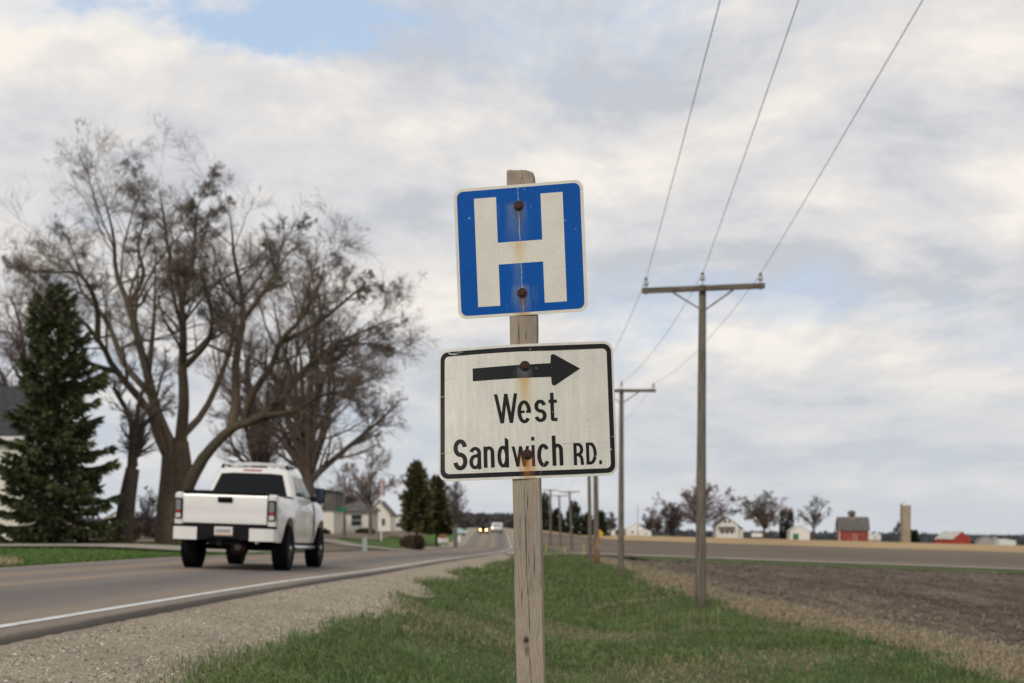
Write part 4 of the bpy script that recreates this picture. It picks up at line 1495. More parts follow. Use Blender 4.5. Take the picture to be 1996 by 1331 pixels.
bare_tree(676, 152, 918, 46, 'brownish bare tree beside the green street sign pole', 37, 9, .25, (.10, .08, .065), (.14, .105, .085), LVF, .012, low=.4)
bare_tree(287, 100, 968, 34, 'dark leafless shrub in front of the pale stubble, left of the truck', 38, 9, .1, (.09, .07, .065), (.10, .08, .085), None, .014, 'bare_shrub', 'leafless shrubs', bush=True, cat='shrub')
bare_tree(262, 74, 1012, 22, 'reddish twiggy shrub beside the dark crooked tree', 39, 12, .05, (.13, .085, .065), (.17, .115, .09), None, .010, 'bare_shrub', 'leafless shrubs', bush=True, cat='shrub', low=.5)
bare_tree(302, 72, 1018, 16, 'small black-stemmed shrub just left of the truck', 40, 7, .15, (.06, .05, .04), (.09, .07, .06), None, .009, 'bare_shrub', 'leafless shrubs', cat='shrub')
# farm trees far right
FD = 480
bare_tree(1363, FD, 936, 78, 'big mauve leafless tree behind the white farmhouse', 51, 16, .22, (.12, .092, .085), (.22, .17, .17), LVM, .042, sec=True)
bare_tree(1310, FD - 8, 985, 26, 'dark round bare tree left of the farmhouse', 52, 12, .1, (.05, .042, .04), (.075, .06, .058), None, .045, bush=True)
bare_tree(1490, FD, 958, 46, 'brown leafless tree behind the white trailer', 53, 15, .2, (.11, .085, .068), (.18, .14, .11), LVM, .042, sec=True)
bare_tree(1586, FD, 970, 36, 'open leafless tree between the white shed and red barn', 54, 10, .28, (.10, .085, .075), (.13, .105, .095), None, .030)
bare_tree(1268, FD + 10, 1000, 18, 'small dark red bare tree beside the white sheds', 55, 10, .15, (.09, .055, .055), (.125, .075, .08), None, .045)
bare_tree(1283, FD + 4, 1006, 14, 'small brown bare tree right of the dark red one', 57, 9, .15, (.10, .08, .065), (.14, .11, .09), None, .04)
bare_tree(1190, 420, 1003, 15, 'small brown tree right of the dark evergreens', 56, 9, .15, (.10, .08, .06), (.15, .12, .09), None, .04)
bare_tree(1752, 520, 1018, 9, 'thin bare tree just left of the concrete silo', 58, 7, .3, (.12, .10, .10), (.15, .13, .125), LVF, .05)


def evergreen(px, dist, top, halfw, label, seed, nb=210, ns=42, base_c=(.028, .042, .018), tip_c=(.055, .07, .026), skirt=.03, spray=.55, group='evergreen trees', name='spruce_tree', shape=.85, rag=.28, hang=.55):
    b0 = np.array(at(px, dist))
    H = (HY - top) * dist / F - b0[2]
    Wd = halfw * dist / F
    t = thing(name, b0, label, 'evergreen tree', group)
    rg = np.random.default_rng(seed)
    part('trunk', MB().tube([(0, 0, -.3), (0, 0, H * .5), (0, 0, H * .97)], [H * .020, H * .012, .01], 8), simple_bark, t, True)
    f = skirt + (1 - skirt) * (np.arange(nb) + rg.random(nb)) / nb
    f = f ** .95
    az = np.arange(nb) * 2.39996 + rg.uniform(-.5, .5, nb)
    layer = .82 + .25 * np.sin(f * H / (.075 * H) * 2 * np.pi + az * 0) * rg.random(nb)
    L = Wd * (1 - f) ** shape * rg.uniform(1 - rag, 1.12, nb) * layer + .03 * Wd
    tt = np.linspace(0, 1, 6)
    droop = np.interp(f, [0, .5, 1], [-.34, -.12, .7])
    P = np.zeros((nb, 6, 3))
    P[:, :, 0] = np.cos(az)[:, None] * L[:, None] * tt
    P[:, :, 1] = np.sin(az)[:, None] * L[:, None] * tt
    P[:, :, 2] = (f * H * .985)[:, None] + L[:, None] * (droop[:, None] * tt + .24 * tt ** 3)
    V, Q, _ = tubes(P, np.repeat((.012 * L)[:, None], 6, 1) * np.linspace(1, .3, 6) + .004, 3)
    link('boughs', mesh_np('boughs', V, [Q]), simple_bark, t)
    # needle sprays along each bough
    cnt = np.maximum(4, (ns * (L / Wd) ** .8).astype(int))
    idx = np.repeat(np.arange(nb), cnt)
    u_ = rg.random(len(idx)) ** .62
    fi = u_ * 5
    i0 = np.minimum(fi.astype(int), 4)
    w = (fi - i0)[:, None]
    s = P[idx, i0] * (1 - w) + P[idx, i0 + 1] * w
    dv = P[idx, i0 + 1] - P[idx, i0]
    dv /= np.linalg.norm(dv, axis=1, keepdims=True) + 1e-9
    sd = np.cross(dv, (0, 0, 1.))
    sgn = rg.choice([-1, 1], len(idx))[:, None]
    dr = dv * rg.uniform(.3, 1.0, (len(idx), 1)) + sd * sgn * rg.uniform(.1, .9, (len(idx), 1)) + np.stack([0 * u_, 0 * u_, rg.uniform(-hang, .2, len(idx))], -1)
    dr /= np.linalg.norm(dr, axis=1, keepdims=True)
    ln = spray * rg.uniform(.5, 1.15, len(idx)) * (.45 + .55 * np.minimum(1, L[idx] / (.5 * Wd)))
    wd = ln * rg.uniform(.09, .19, len(idx))
    sv = np.cross(dr, rg.standard_normal((len(idx), 3)))
    sv /= np.linalg.norm(sv, axis=1, keepdims=True) + 1e-9
    e = s + dr * ln[:, None]
    m_ = s + dr * (ln * .45)[:, None] + np.stack([0 * ln, 0 * ln, -.06 * ln], -1)
    VV = np.stack([s, m_ - sv * wd[:, None], e, m_ + sv * wd[:, None]], 1)
    Qq = np.arange(len(idx))[:, None] * 4 + np.array([[0, 1, 2, 3]])
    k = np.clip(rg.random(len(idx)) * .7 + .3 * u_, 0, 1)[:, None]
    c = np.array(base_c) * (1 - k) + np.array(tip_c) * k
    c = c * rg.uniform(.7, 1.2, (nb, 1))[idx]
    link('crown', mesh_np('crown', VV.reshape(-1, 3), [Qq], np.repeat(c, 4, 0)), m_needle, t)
    return t


simple_bark = simple('conifer_bark', (.07, .052, .042), .9, var=.3, scale=6)
evergreen(112, 61, 550, 158, 'tall dark spruce at the left edge in front of the house', 61, 240, 260, (.042, .056, .025), (.098, .110, .044), skirt=.005, spray=.50, shape=.60, rag=.6, hang=.95)
evergreen(813, 150, 898, 45, 'olive roadside evergreen left of the far road, taller of the two', 62, 170, 110, (.06, .062, .026), (.13, .12, .048), .16, .8, shape=.6, rag=.4)
evergreen(851, 158, 926, 38, 'shorter brownish evergreen right of the taller roadside one', 63, 150, 100, (.06, .056, .028), (.12, .10, .046), .2, .8, shape=.6, rag=.4)
for k, (px, top, hw_, lab) in enumerate([(1062, 960, 20, 'dark evergreen at the right side of the sign post'), (1086, 992, 16, 'low dark evergreen between the far utility poles'), (1118, 976, 26, 'largest dark evergreen of the windbreak right of the sign post'), (1146, 1000, 15, 'low dark evergreen behind the grey leaning pole'), (1170, 995, 15, 'rightmost dark evergreen of the windbreak'), (1014, 1000, 14, 'evergreen glimpsed behind the sign post')]):
    evergreen(px, 400 + 3 * k, top, hw_, lab, 70 + k, 90, 60, (.024, .034, .018), (.045, .056, .026), .0, 1.6, 'evergreens in the far windbreak', shape=.7)
for k, (px, top, hw_, lab) in enumerate([(1527, 994, 8, 'narrow dark arborvitae beside the brown tree'), (1540, 996, 7, 'narrow dark arborvitae just left of the white shed')]):
    evergreen(px, FD + 4, top, hw_, lab, 80 + k, 90, 34, (.02, .034, .014), (.034, .05, .018), 0, 1.1, 'evergreen trees', 'arborvitae', .22)
evergreen(1781, 505, 1034, 12, 'dark round evergreen right of the silo', 83, 80, 36, (.018, .028, .014), (.03, .042, .018), 0, 1.2, shape=.45)


# ------------------------------------------------------------------ buildings
def local(t, mb, name, mat, parent=None, **k):
    return part(name, mb, mat, parent or t, **k)


m_roofdk = simple('dark_shingles', (.035, .036, .04), .85, var=.25, scale=3)
m_roofgr = simple('grey_shingles', (.115, .105, .10), .85, var=.25, scale=1.5)
m_siding = simple('cream_siding', (.74, .70, .60), .6, var=.05, scale=1.2)
m_whitew = simple('white_siding', (.72, .70, .66), .6, var=.05, scale=1.0)
m_redb = simple('red_barn_boards', (.27, .055, .04), .8, var=.3, scale=1.2, stretch=(3, 3, .4))
m_red2 = simple('bright_red_boards', (.36, .04, .028), .7, var=.12, scale=1.0)
m_glassd = simple('window_glass', (.03, .035, .04), .15, var=.1, scale=2)
m_trim = simple('white_trim', (.75, .73, .69), .55, var=.04)
m_green = simple('green_door', (.03, .16, .075), .6, var=.1)
m_conc = simple('silo_concrete', (.40, .33, .24), .9, var=.15, scale=1.0, bmp=.01)
m_metalroof = simple('metal_roof', (.50, .47, .42), .5, .3, .12, .8)


def gable(t, w, l, h, rise, wall, roof, ov=.35, gambrel=None, th=.14):
    """house shell, ridge along local y (gable faces the viewer) ; w along x, l along y"""
    if gambrel:
        prof = [(-w / 2, 0), (w / 2, 0), (w / 2, h), (w / 2 * gambrel[0], h + rise * gambrel[1]), (0, h + rise), (-w / 2 * gambrel[0], h + rise * gambrel[1]), (-w / 2, h)]
    else:
        prof = [(-w / 2, 0), (w / 2, 0), (w / 2, h), (0, h + rise), (-w / 2, h)]
    prof = [(a, b_ - .4 if b_ == 0 else b_) for a, b_ in prof]
    part('wall', MB().prism(prof, -l / 2, l / 2, 'xz'), wall, t)
    top = prof[2:]
    line = []
    e = ov / (w / 2)
    first = (top[0][0] + ov, top[0][1] - ov * ((top[1][1] - top[0][1]) / (top[0][0] - top[1][0] + 1e-6)) * .8)
    last = (-first[0], first[1])
    line = [first] + top[1:-1] + [last]
    out = [(a, b_ + .02) for a, b_ in line]
    upl = [(a, b_ + th + .02) for a, b_ in line]
    return part('roof', MB().prism(out + upl[::-1], -l / 2 - ov, l / 2 + ov, 'xz'), roof, t)


def window(t, x, y, z, w, h, frame=None, axis='y', panes=True):
    """window on a wall whose outside is -y (axis y) or +x (axis x)"""
    fr = MB()
    b_ = .07
    if axis == 'y':
        for lo, hi in (((x - w / 2 - b_, z - h / 2 - b_), (x + w / 2 + b_, z - h / 2)), ((x - w / 2 - b_, z + h / 2), (x + w / 2 + b_, z + h / 2 + b_)), ((x - w / 2 - b_, z - h / 2), (x - w / 2, z + h / 2)), ((x + w / 2, z - h / 2), (x + w / 2 + b_, z + h / 2)), ((x - w / 2, z - .025), (x + w / 2, z + .025))):
            fr.box((lo[0], y - .05, lo[1]), (hi[0], y + .02, hi[1]))
        f = part('window', fr, frame or m_trim, t)
        part('pane', MB().box((x - w / 2, y - .022, z - h / 2), (x + w / 2, y - .012, z + h / 2)), m_glassd, f)
    return f


# house at the left edge: dark roof, cream lap siding
hb = at(-60, 78)
t = thing('house', hb, 'cream-sided house with a dark roof at the left edge behind the spruce', 'house', None, (0, 0, R(4)))
part('wall', MB().box((-8, 0, -.4), (3.1, 9, 6.4)), m_siding, t)
sd = MB()
for k in range(38):
    z = .15 + k * .165
    sd.prism([(-.002, z), (-.022, z), (-.006, z + .165), (-.002, z + .165)], -8, 3.12, 'yz')
o = part('siding', sd, m_siding, t)
o['kind'] = 'stuff'
part('roof', MB().prism([(-.6, 6.25), (4.5, 9.7), (9.6, 6.25), (9.6, 6.45), (4.5, 9.95), (-.6, 6.45)], -8.6, 3.7, 'yz'), m_roofdk, t)
part('fascia', MB().box((-8.6, -.66, 6.12), (3.7, -.56, 6.36)), m_trim, t)
window(t, -.6, 0, 4.6, 1.0, 1.5)
window(t, -.6, 0, 1.7, 1.0, 1.5)

# grey-roofed house behind the truck mirror
hb = at(622, 138)
t = thing('house', hb, 'cream house with a big dark grey upper storey behind the truck mirror', 'house')
part('wall', MB().box((-1.7, 0, -.5), (1.55, 7, 2.55)), m_siding, t)
part('upper_storey', MB().prism([(-2.6, 2.55), (1.9, 2.55), (1.75, 4.55), (-2.45, 4.55)], -.25, 7.2, 'xz'), m_roofgr, t)
window(t, -.15, -.25, 3.5, .9, 1.2)
part('roof', MB().prism([(-2.7, 4.56), (2.0, 4.56), (-.4, 5.0)], -.5, 7.4, 'xz'), m_roofdk, t)

hb = at(705, 150)
t = thing('house', hb, 'small porch house with a hipped dark roof under the pale tree', 'house')
part('wall', MB().box((-2.4, 0, -.5), (1.3, 6, 2.6)), m_siding, t)
mb = MB()
mb.add([(-3, -.6, 2.6), (1.8, -.6, 2.6), (1.8, 6.6, 2.6), (-3, 6.6, 2.6), (-2.1, 2.8, 4.3), (-.2, 2.8, 4.3)], [[0, 1, 5, 4], [2, 3, 4, 5], [0, 3, 2, 1]], [[1, 2, 5], [3, 0, 4]])
part('roof', mb, m_roofgr, t)
window(t, -.6, 0, 1.5, 1.2, 1.3)
for x in (-2.3, 1.2):
    part('porch_post', MB().box((x - .08, -.55, -.4), (x + .08, -.40, 2.6)), m_trim, t)

hb = at(744, 178)
t = thing('house', hb, 'tall white gabled house right of the porch house', 'house')
gable(t, 3.1, 8, 2.4, 1.75, m_siding, m_roofgr, .25)
window(t, -.6, -4, 1.3, .55, .9)
window(t, .6, -4, 1.3, .55, .9)
hb = at(782, 190)
t = thing('house', hb, 'low white house half hidden behind the evergreens', 'house')
gable(t, 3.4, 6, 1.5, .8, m_whitew, m_roofgr, .2)
window(t, 0, -3, .9, 1.0, .6)
hb = at(873, 300)
t = thing('house', hb, 'tiny cream house at the foot of the small grey tree', 'house')
gable(t, 1.5, 3, 1.6, .8, m_siding, m_roofgr, .1)
hb = at(236, 210)
t = thing('house', hb, 'distant white house beyond the stubble field left of the truck', 'house')
gable(t, 4.2, 6, 1.2, 1.2, m_whitew, m_roofgr, .2)
window(t, 0, -3, .7, 1.0, .6)

# farmstead
hb = at(1414, FD)
t = thing('farmhouse', hb, 'white two-storey farmhouse under the big mauve tree', 'farmhouse')
gable(t, 8.2, 8, 4.6, 3.1, m_whitew, m_roofgr, .5)
part('porch_roof', MB().prism([(-5.9, 3.3), (-4.05, 4.2), (-4.05, 3.3)], -3.3, 2.8, 'yz'), m_roofgr, t)
part('side_wing', MB().box((4.12, -1, -.4), (6.4, 5, 3.2)), m_siding, t)
part('wing_roof', MB().prism([(4.12, 4.6), (6.8, 3.1), (6.8, 3.3), (4.12, 4.85)], -1.4, 5.4, 'xz'), m_roofgr, t)
for x, z in ((-.75, 6.0), (.75, 6.0), (-1.8, 2.2), (0, 2.2), (1.8, 2.2)):
    window(t, x, -4, z, .85, 1.2)
hb = at(1555, FD)
t = thing('shed', hb, 'white gabled shed with a green door', 'shed')
gable(t, 7.2, 8, 3.1, 2.2, m_whitew, m_whitew, .25)
part('door', MB().box((-2.7, -4.08, 0), (-.6, -4.0, 2.3)), m_green, t)
part('door_trim', MB().box((-2.9, -4.07, 2.32), (3.2, -4.005, 2.55)), m_trim, t)
hb = at(1660, FD)
t = thing('barn', hb, 'red barn with grey gambrel roof and a cupola on the ridge', 'barn', None, (0, 0, R(-8)))
# ridge runs left-right: shell built in local yz
pf = [(-4, -.4), (4, -.4), (4, 4.0), (3.1, 6.4), (0, 8.6), (-3.1, 6.4), (-4, 4.0)]
part('wall', MB().prism(pf, -5.0, 5.6, 'yz'), m_redb, t)
part('roof', MB().prism([(-4.5, 3.9), (-3.2, 6.55), (0, 8.8), (3.2, 6.55), (4.5, 3.9), (4.5, 4.15), (3.25, 6.75), (0, 9.05), (-3.25, 6.75), (-4.5, 4.15)], -5.5, 6.1, 'yz'), m_roofgr, t)
cu_ = part('cupola', MB().box((-1.3, -1.0, 8.2), (1.3, 1.0, 10.6)), simple('cupola_boards', (.33, .26, .21), .8), t)
part('cupola_roof', MB().add([(-1.7, -1.4, 10.6), (1.7, -1.4, 10.6), (1.7, 1.4, 10.6), (-1.7, 1.4, 10.6), (-.6, 0, 11.5), (.6, 0, 11.5)], [[0, 1, 5, 4], [2, 3, 4, 5], [0, 3, 2, 1]], [[1, 2, 5], [3, 0, 4]]), m_roofgr, cu_)
part('louver', MB().box((-.8, -1.06, 9.0), (.8, -1.0, 10.2)), m_roofdk, cu_)
part('corner_board', MB().box((-5.05, -4.07, -.2), (-4.8, -4.0, 4.0)), m_trim, t)
for x in (.2, 1.2):
    part('door_trim', MB().box((x, -4.06, 0), (x + .12, -4.0, 2.9)), m_trim, t)
hb = at(1766, FD + 4)
t = thing('silo', hb, 'tall tan concrete stave silo right of the red barn', 'silo')
part('wall', MB().lathe([(1.72, -.4), (1.72, 14.1), (0, 14.1)], 24), m_conc, t, False)
for k in range(18):
    part('hoop', MB().lathe([(1.73, .5 + k * .76), (1.80, .5 + k * .76), (1.80, .64 + k * .76), (1.73, .64 + k * .76)], 20), simple_hoop if k else (globals().__setitem__('simple_hoop', simple('hoop_steel', (.21, .17, .13), .7, .2)) or simple_hoop), t)
part('chute', MB().box((-2.05, -.6, -.3), (-1.55, .5, 14.6)), simple('chute_metal', (.23, .20, .17), .6, .3), t)
part('filler_pipe', MB().tube([(-1.7, 0, 14), (-1.6, 0, 15.1), (-.9, 0, 15.6), (-.3, 0, 15.0)], .10, 8), m_galv, t)
hb = at(1857, FD - 4)
t = thing('shed', hb, 'bright red gabled shed with a pale metal roof, right of the silo', 'shed', None, (0, 0, R(24)))
gable(t, 8.4, 9, 1.8, 2.7, m_red2, m_metalroof, .3)
hb = at(1236, FD - 2)
t = thing('shed', hb, 'white farm building with a steep gable left of the dark trees', 'shed')
gable(t, 6.0, 8, 2.6, 2.0, m_whitew, m_whitew, .2)
window(t, -1.0, -4, 1.2, .9, .8)
hb = at(1256, FD - 6)
t = thing('shed', hb, 'low white lean-to beside the steep white gable', 'shed')
gable(t, 4.6, 5, 1.5, .9, m_whitew, m_whitew, .2)
window(t, .4, -2.5, .7, .8, .5)
hb = at(1186, FD - 20)
t = thing('shed', hb, 'small white shed just right of the dark windbreak', 'shed')
gable(t, 4.4, 5, 1.6, 1.3, m_whitew, m_whitew, .2)
window(t, 0, -2.5, .8, .8, .6)
hb = at(1475, FD - 10)
t = thing('trailer', hb, 'low white box trailer parked in front of the brown tree', 'trailer')
part('body', MB().box((-1.85, -1.1, .55), (1.85, 1.1, 2.0), .08), m_whitew, t)
for x in (-.5, .5):
    part('wheel', MB().lathe([(0, -.12), (.32, -.12), (.32, .12), (0, .12)], 12, 'y', (x, -1.0, .32)), m_roofdk, t)
for k, (px, dist, w, h, r_, lab) in enumerate([(1694, 640, 3.2, 2.0, 1.2, 'white shed seen between the red barn and the silo'), (1709, 660, 2.6, 1.8, 1.0, 'smaller white shed right beside the one past the barn'), (1960, 700, 9, 2.0, .8, 'long white building on the horizon at the far right'), (1918, 720, 8, 2.6, 2.2, 'pale distant house left of the long white building'), (1936, 730, 6, 2.8, 2.0, 'small pale house close to the long white building')]):
    hb = Vector(((px - CX) * dist / F, dist, (HY - (1050 if px < 1800 else 1061)) * dist / F))
    t = thing('shed', hb, lab, 'shed')
    gable(t, w, 6, h, r_, m_whitew if k < 3 else simple('pale_tan_wall%d' % k, (.36, .33, .30), .8), m_roofgr if k > 2 else m_whitew, .2)
    part('foundation', MB().box((-w / 2, -3, -9), (w / 2, 3, -.42)), m_conc, t)

# distant wooded rises
def woods(name, px0, px1, dist, topf, basef, n, c, seed, spread=60):
    rg = np.random.default_rng(seed)
    px = rg.uniform(px0, px1, n)
    dd = dist + rg.uniform(-spread, spread, n)
    x = (px - CX) * dd / F
    top = np.array([topf(p) for p in px]) + rg.normal(0, 1.2, n) + 2.5 * vn(px * .09, px * 0, seed)
    bas = np.array([basef(p) for p in px])
    py = bas + (top - bas) * rg.random(n) ** .7
    z = (HY - py) * dd / F
    s = dist / F * rg.uniform(1.2, 4.2, n)
    a = rg.random(n) * 3.14
    w = np.stack([np.cos(a), np.sin(a) * .6, 0 * a], -1) * s[:, None]
    P = np.stack([x, dd, z], -1)
    upv = np.stack([rg.normal(0, .4, n) * s, rg.normal(0, .3, n) * s, s * rg.uniform(.8, 1.8, n)], -1)
    V = np.stack([P - w, P + w, P + upv + w * .3, P - upv * .8], 1).reshape(-1, 3)
    i = np.arange(n)[:, None] * 4
    T = np.concatenate([i + np.array([[0, 1, 2]]), i + np.array([[0, 3, 1]])])
    cc = np.array(c) * rg.uniform(.7, 1.3, (n, 1))
    struct(name, mesh_np(name, V, [T], np.repeat(cc, 4, 0)), m_needle, 'stuff')


woods('distant_woods', 860, 1010, 700, lambda p: 1003, lambda p: 1034, 5200, (.075, .07, .07), 91)
woods('distant_woods', 1180, 2020, 1900, lambda p: np.interp(p, [1180, 1700, 2000], [1034, 1041, 1047]), lambda p: np.interp(p, [1180, 2000], [1052, 1068]), 9000, (.07, .075, .082), 92, 200)
woods('distant_woods', -30, 330, 900, lambda p: 1012, lambda p: 1032, 4000, (.08, .075, .075), 93)
woods('distant_woods', 330, 860, 620, lambda p: 1010, lambda p: 1036, 5200, (.085, .072, .066), 94)


# ------------------------------------------------------------------ the pickup truck
m_white = simple('white_paint', (.74, .72, .68), .28, 0, .02, 2, .5, .6)
m_blk = simple('black_plastic', (.010, .010, .011), .6, 0, .1, 8, .12)
m_rub = simple('tyre_rubber', (.010, .010, .011), .9, 0, .15, 14, .08)
m_tint = simple('tinted_glass', (.004, .005, .006), .12, 0, .02, 3, .22)
m_chrome = simple('chrome', (.62, .62, .62), .18, 1.0, .02, 4)
m_redl = simple('red_lens', (.34, .012, .012), .2, 0, .05, 8)
m_clear = simple('clear_lens', (.55, .54, .52), .15, 0, .05, 20)
m_smoke = simple('smoked_lens', (.20, .195, .185), .2, 0, .1, 20)
m_dred = simple('dark_red_cover', (.055, .006, .008), .5, 0, .1, 8)
m_plate = simple('plate_white', (.62, .60, .57), .5, 0, .03, 8)
m_ink = simple('plate_ink', (.12, .10, .10), .6)
m_orange = simple('plate_band', (.42, .20, .07), .6)

TX, TY = -5.53, 24.5
zr, zf = gz(-4.6, 25.8), gz(-4.6, 29.6)
zl = gz(-6.5, 25.8)
pitch = math.atan2(float(zf - zr), 3.8)
rollt = math.atan2(float(zl - zr), 1.9)
base = Vector((TX, TY, float((zr + zl) / 2 - 1.3 * math.tan(pitch))))
tr = thing('pickup_truck', base, 'lifted white crew-cab pickup truck seen from behind, driving away', 'pickup truck', None, (pitch, rollt, R(-.6)))
AX = (1.30, 5.12)


def arch(y):
    z = .56
    for c_ in AX:
        dd = abs(y - c_)
        if dd < .63:
            z = max(z, .44 + math.sqrt(max(0, .64 ** 2 - dd ** 2)))
    return z


def side_shell(ys_, ztop, wfun, name, parent=tr, mat=m_white):
    """an outer side panel on each flank, between the arch line and the top line, with its inward lips"""
    for s in (-1, 1):
        rows = []
        for y in ys_:
            zb_, zt_ = arch(y), ztop(y)
            rows.append([(s * (wfun(y, zb_, zt_) - .12), y, zb_ + .005)] + [(s * wfun(y, zb_ + (zt_ - zb_) * k / 11, zt_), y, zb_ + (zt_ - zb_) * k / 11) for k in range(12)] + [(s * (wfun(y, zt_, zt_) - .16), y, zt_ + .005)])
        P = np.array(rows)
        m = P.shape[1]
        Q = [[i * m + j, i * m + j + 1, (i + 1) * m + j + 1, (i + 1) * m + j] for i in range(len(ys_) - 1) for j in range(m - 1)]
        me = MB().add(P.reshape(-1, 3), Q).mesh(name)
        soft(me)
        link(name, me, mat, parent)


def wbed(y, z, zt):
    w = .985 - .06 * ss((z - (zt - .22)) / .22) ** 2 - .035 * ss((.75 - z) / .25)
    for c_ in AX:
        w += .045 * math.exp(-((y - c_) / .62) ** 2) * float(ss((1.35 - z) / .3)) 
    return float(w)


def wcab(y, z, zt):
    return float(.972 - .05 * ss((z - (zt - .3)) / .3) ** 2 + .012 * ss((y - 2.1) / .2) * ss((4.4 - y) / .2) - .03 * ss((.8 - z) / .25) + .0)


ystn = np.unique(np.round(np.concatenate([np.linspace(.14, 2.06, 14), AX[0] + .63 * np.sin(np.linspace(-1.57, 1.57, 15))]), 3))
side_shell(ystn[ystn <= 2.07], lambda y: 1.46 + .015 * (y < .3), wbed, 'bed_side')
side_shell(np.linspace(2.085, 3.265, 8), lambda y: 1.49, wcab, 'rear_door')
side_shell(np.linspace(3.28, 4.455, 8), lambda y: 1.49, wcab, 'front_door')
ystn = np.unique(np.round(np.concatenate([np.linspace(4.47, 5.80, 10), AX[1] + .63 * np.sin(np.linspace(-1.57, 1.57, 15))]), 3))
side_shell(ystn[(ystn >= 4.47) & (ystn <= 5.80)], lambda y: float(np.interp(y, [4.4, 5.0, 5.6, 5.8], [1.49, 1.49, 1.42, 1.34])), lambda y, z, zt: wbed(y, z, zt) + .02 * ss((y - 4.5) / .35) - .12 * ss((y - 5.5) / .35), 'front_fender')
hb_ = MB()
hb_.add([(-.9, 4.40, 1.49), (.9, 4.40, 1.49), (.86, 5.6, 1.43), (-.86, 5.6, 1.43), (-.82, 5.82, 1.3), (.82, 5.82, 1.3), (.82, 5.84, .6), (-.82, 5.84, .6), (-.45, 4.4, 1.55), (.45, 4.4, 1.55), (.42, 5.6, 1.49), (-.42, 5.6, 1.49)],
        [[0, 8, 11, 3], [8, 9, 10, 11], [9, 1, 2, 10], [3, 2, 5, 4], [4, 5, 6, 7]])
part('hood', hb_, m_white, tr)
# corner posts of the bed beside the tailgate
for s in (-1, 1):
    mb = MB().box((min(s * .805, s * .975), .06, .84), (max(s * .805, s * .975), .30, 1.475), .03)
    c_ = part('bed_corner', mb, m_white, tr)
    x0, x1 = sorted((s * .822, s * .972))
    tl = part('taillight', MB().box((x0, .022, .965), (x1, .16, 1.365), .02), m_blk, tr)
    x0, x1 = sorted((s * .845, s * .945))
    part('lens', MB().box((x0, .008, 1.13), (x1, .03, 1.33), .006), m_smoke, tl)
    part('red_lens', MB().box((x0, .006, 1.075), (x1, .03, 1.125), .006), m_redl, tl)
    part('reverse_lens', MB().box((x0, .007, .985), (x1, .03, 1.07), .006), m_clear, tl)
tg_ = MB()
pf = [(.05, .885), (.032, .90), (.030, 1.02), (.036, 1.06), (.030, 1.16), (.027, 1.40), (.045, 1.445), (.12, 1.45), (.12, .885)]
tg_.prism(pf, -.80, .80, 'yz')
tg_me = tg_.mesh('tailgate')
soft(tg_me)
tailgate = link('tailgate', tg_me, m_white, tr)
hd_ = part('handle', MB().box((-.145, -.005, 1.295), (.145, .035, 1.405), .02), m_blk, tailgate)
part('handle_grip', MB().box((-.11, -.012, 1.33), (.11, .0, 1.385), .01), m_rub, hd_)
part('tailgate_cap', MB().box((-.80, .015, 1.452), (.80, .14, 1.525), .02), m_blk, tr)
part('bed_cover', MB().box((-.83, .141, 1.44), (.83, 2.05, 1.475)), m_blk, tr)
for s in (-1, 1):
    x0, x1 = sorted((s * .832, s * .93))
    part('rail_cap', MB().box((x0, .31, 1.468), (x1, 2.05, 1.50), .01), m_blk, tr)
# bumper
bp_ = part('bumper', MB().prism([(-.52, .585), (.52, .585), (.56, .845), (-.56, .845)], -.07, .12, 'xz').box((-.98, -.03, .82), (.98, .13, .865)), m_blk, tr)
part('bumper_step', MB().box((-.30, -.10, .60), (.30, -.069, .66), .01), m_rub, bp_)
for s in (-1, 1):
    mb = MB()
    q = [(.50, -.08), (.80, -.07), (.95, -.02), (1.0, .10), (1.0, .26), (.50, .26)]
    mb.prism([(s * a, b_) for a, b_ in q], .575, .815, 'xy')
    part('bumper_end', mb, m_white, bp_)
pl_ = part('licence_plate', MB().box((-.165, -.086, .655), (.185, -.074, .835), .004), m_plate, bp_)
mb = MB()
rr_ = np.random.default_rng(2)
for k in range(7):
    x = -.125 + k * .040
    mb.box((x, -.089, .715), (x + .008, -.0865, .785))
    mb.box((x + .016, -.089, .715), (x + .024, -.0865, .785))
    mb.box((x + .008, -.089, .745 + .03 * (k % 2)), (x + .016, -.0865, .757 + .03 * (k % 2)))
part('plate_marks', mb, m_ink, tr).parent = pl_
part('plate_band', MB().box((-.155, -.089, .662), (.175, -.0865, .685)), m_orange, pl_)
part('hitch', MB().box((-.12, -.06, .47), (-.02, .20, .575)).box((-.30, .02, .50), (.30, .12, .56)), m_blk, tr)
part('differential', MB().lathe([(0, -.02), (.10, -.02), (.145, .0), (.165, .05), (.12, .16), (.1, .22)], 18, 'y', (.07, AX[0] - .36, .44)), m_dred, tr, True)
part('differential_plate', MB().lathe([(0, -.03), (.07, -.03), (.075, -.015)], 6, 'y', (.07, AX[0] - .36, .45)), m_galv, tr)
for c_ in AX:
    part('axle', MB().tube([(-.75, c_, .44), (.75, c_, .44)], .055, 10).tube([(.07, c_ - .13, .44), (.07, c_ + .13, .44)], .13, 12), m_blk, tr)
part('underbody', MB().box((-.55, .25, .62), (.55, 5.6, .88)).box((-.93, .2, .885), (.93, 5.7, .95)).box((-.80, .14, .95), (.80, 5.7, 1.30)).box((-.90, 2.1, .50), (.90, 4.4, .80)), m_blk, tr)
part('exhaust', MB().tube([(.62, .6, .60), (.62, .05, .56)], .045, 10), m_chrome, tr)
for s in (-1, 1):
    part('step_bar', MB().tube([(s * .93, 2.0, .50), (s * 1.0, 2.15, .46), (s * 1.0, 4.3, .46), (s * .93, 4.45, .50)], .045, 10), m_chrome, tr, True)
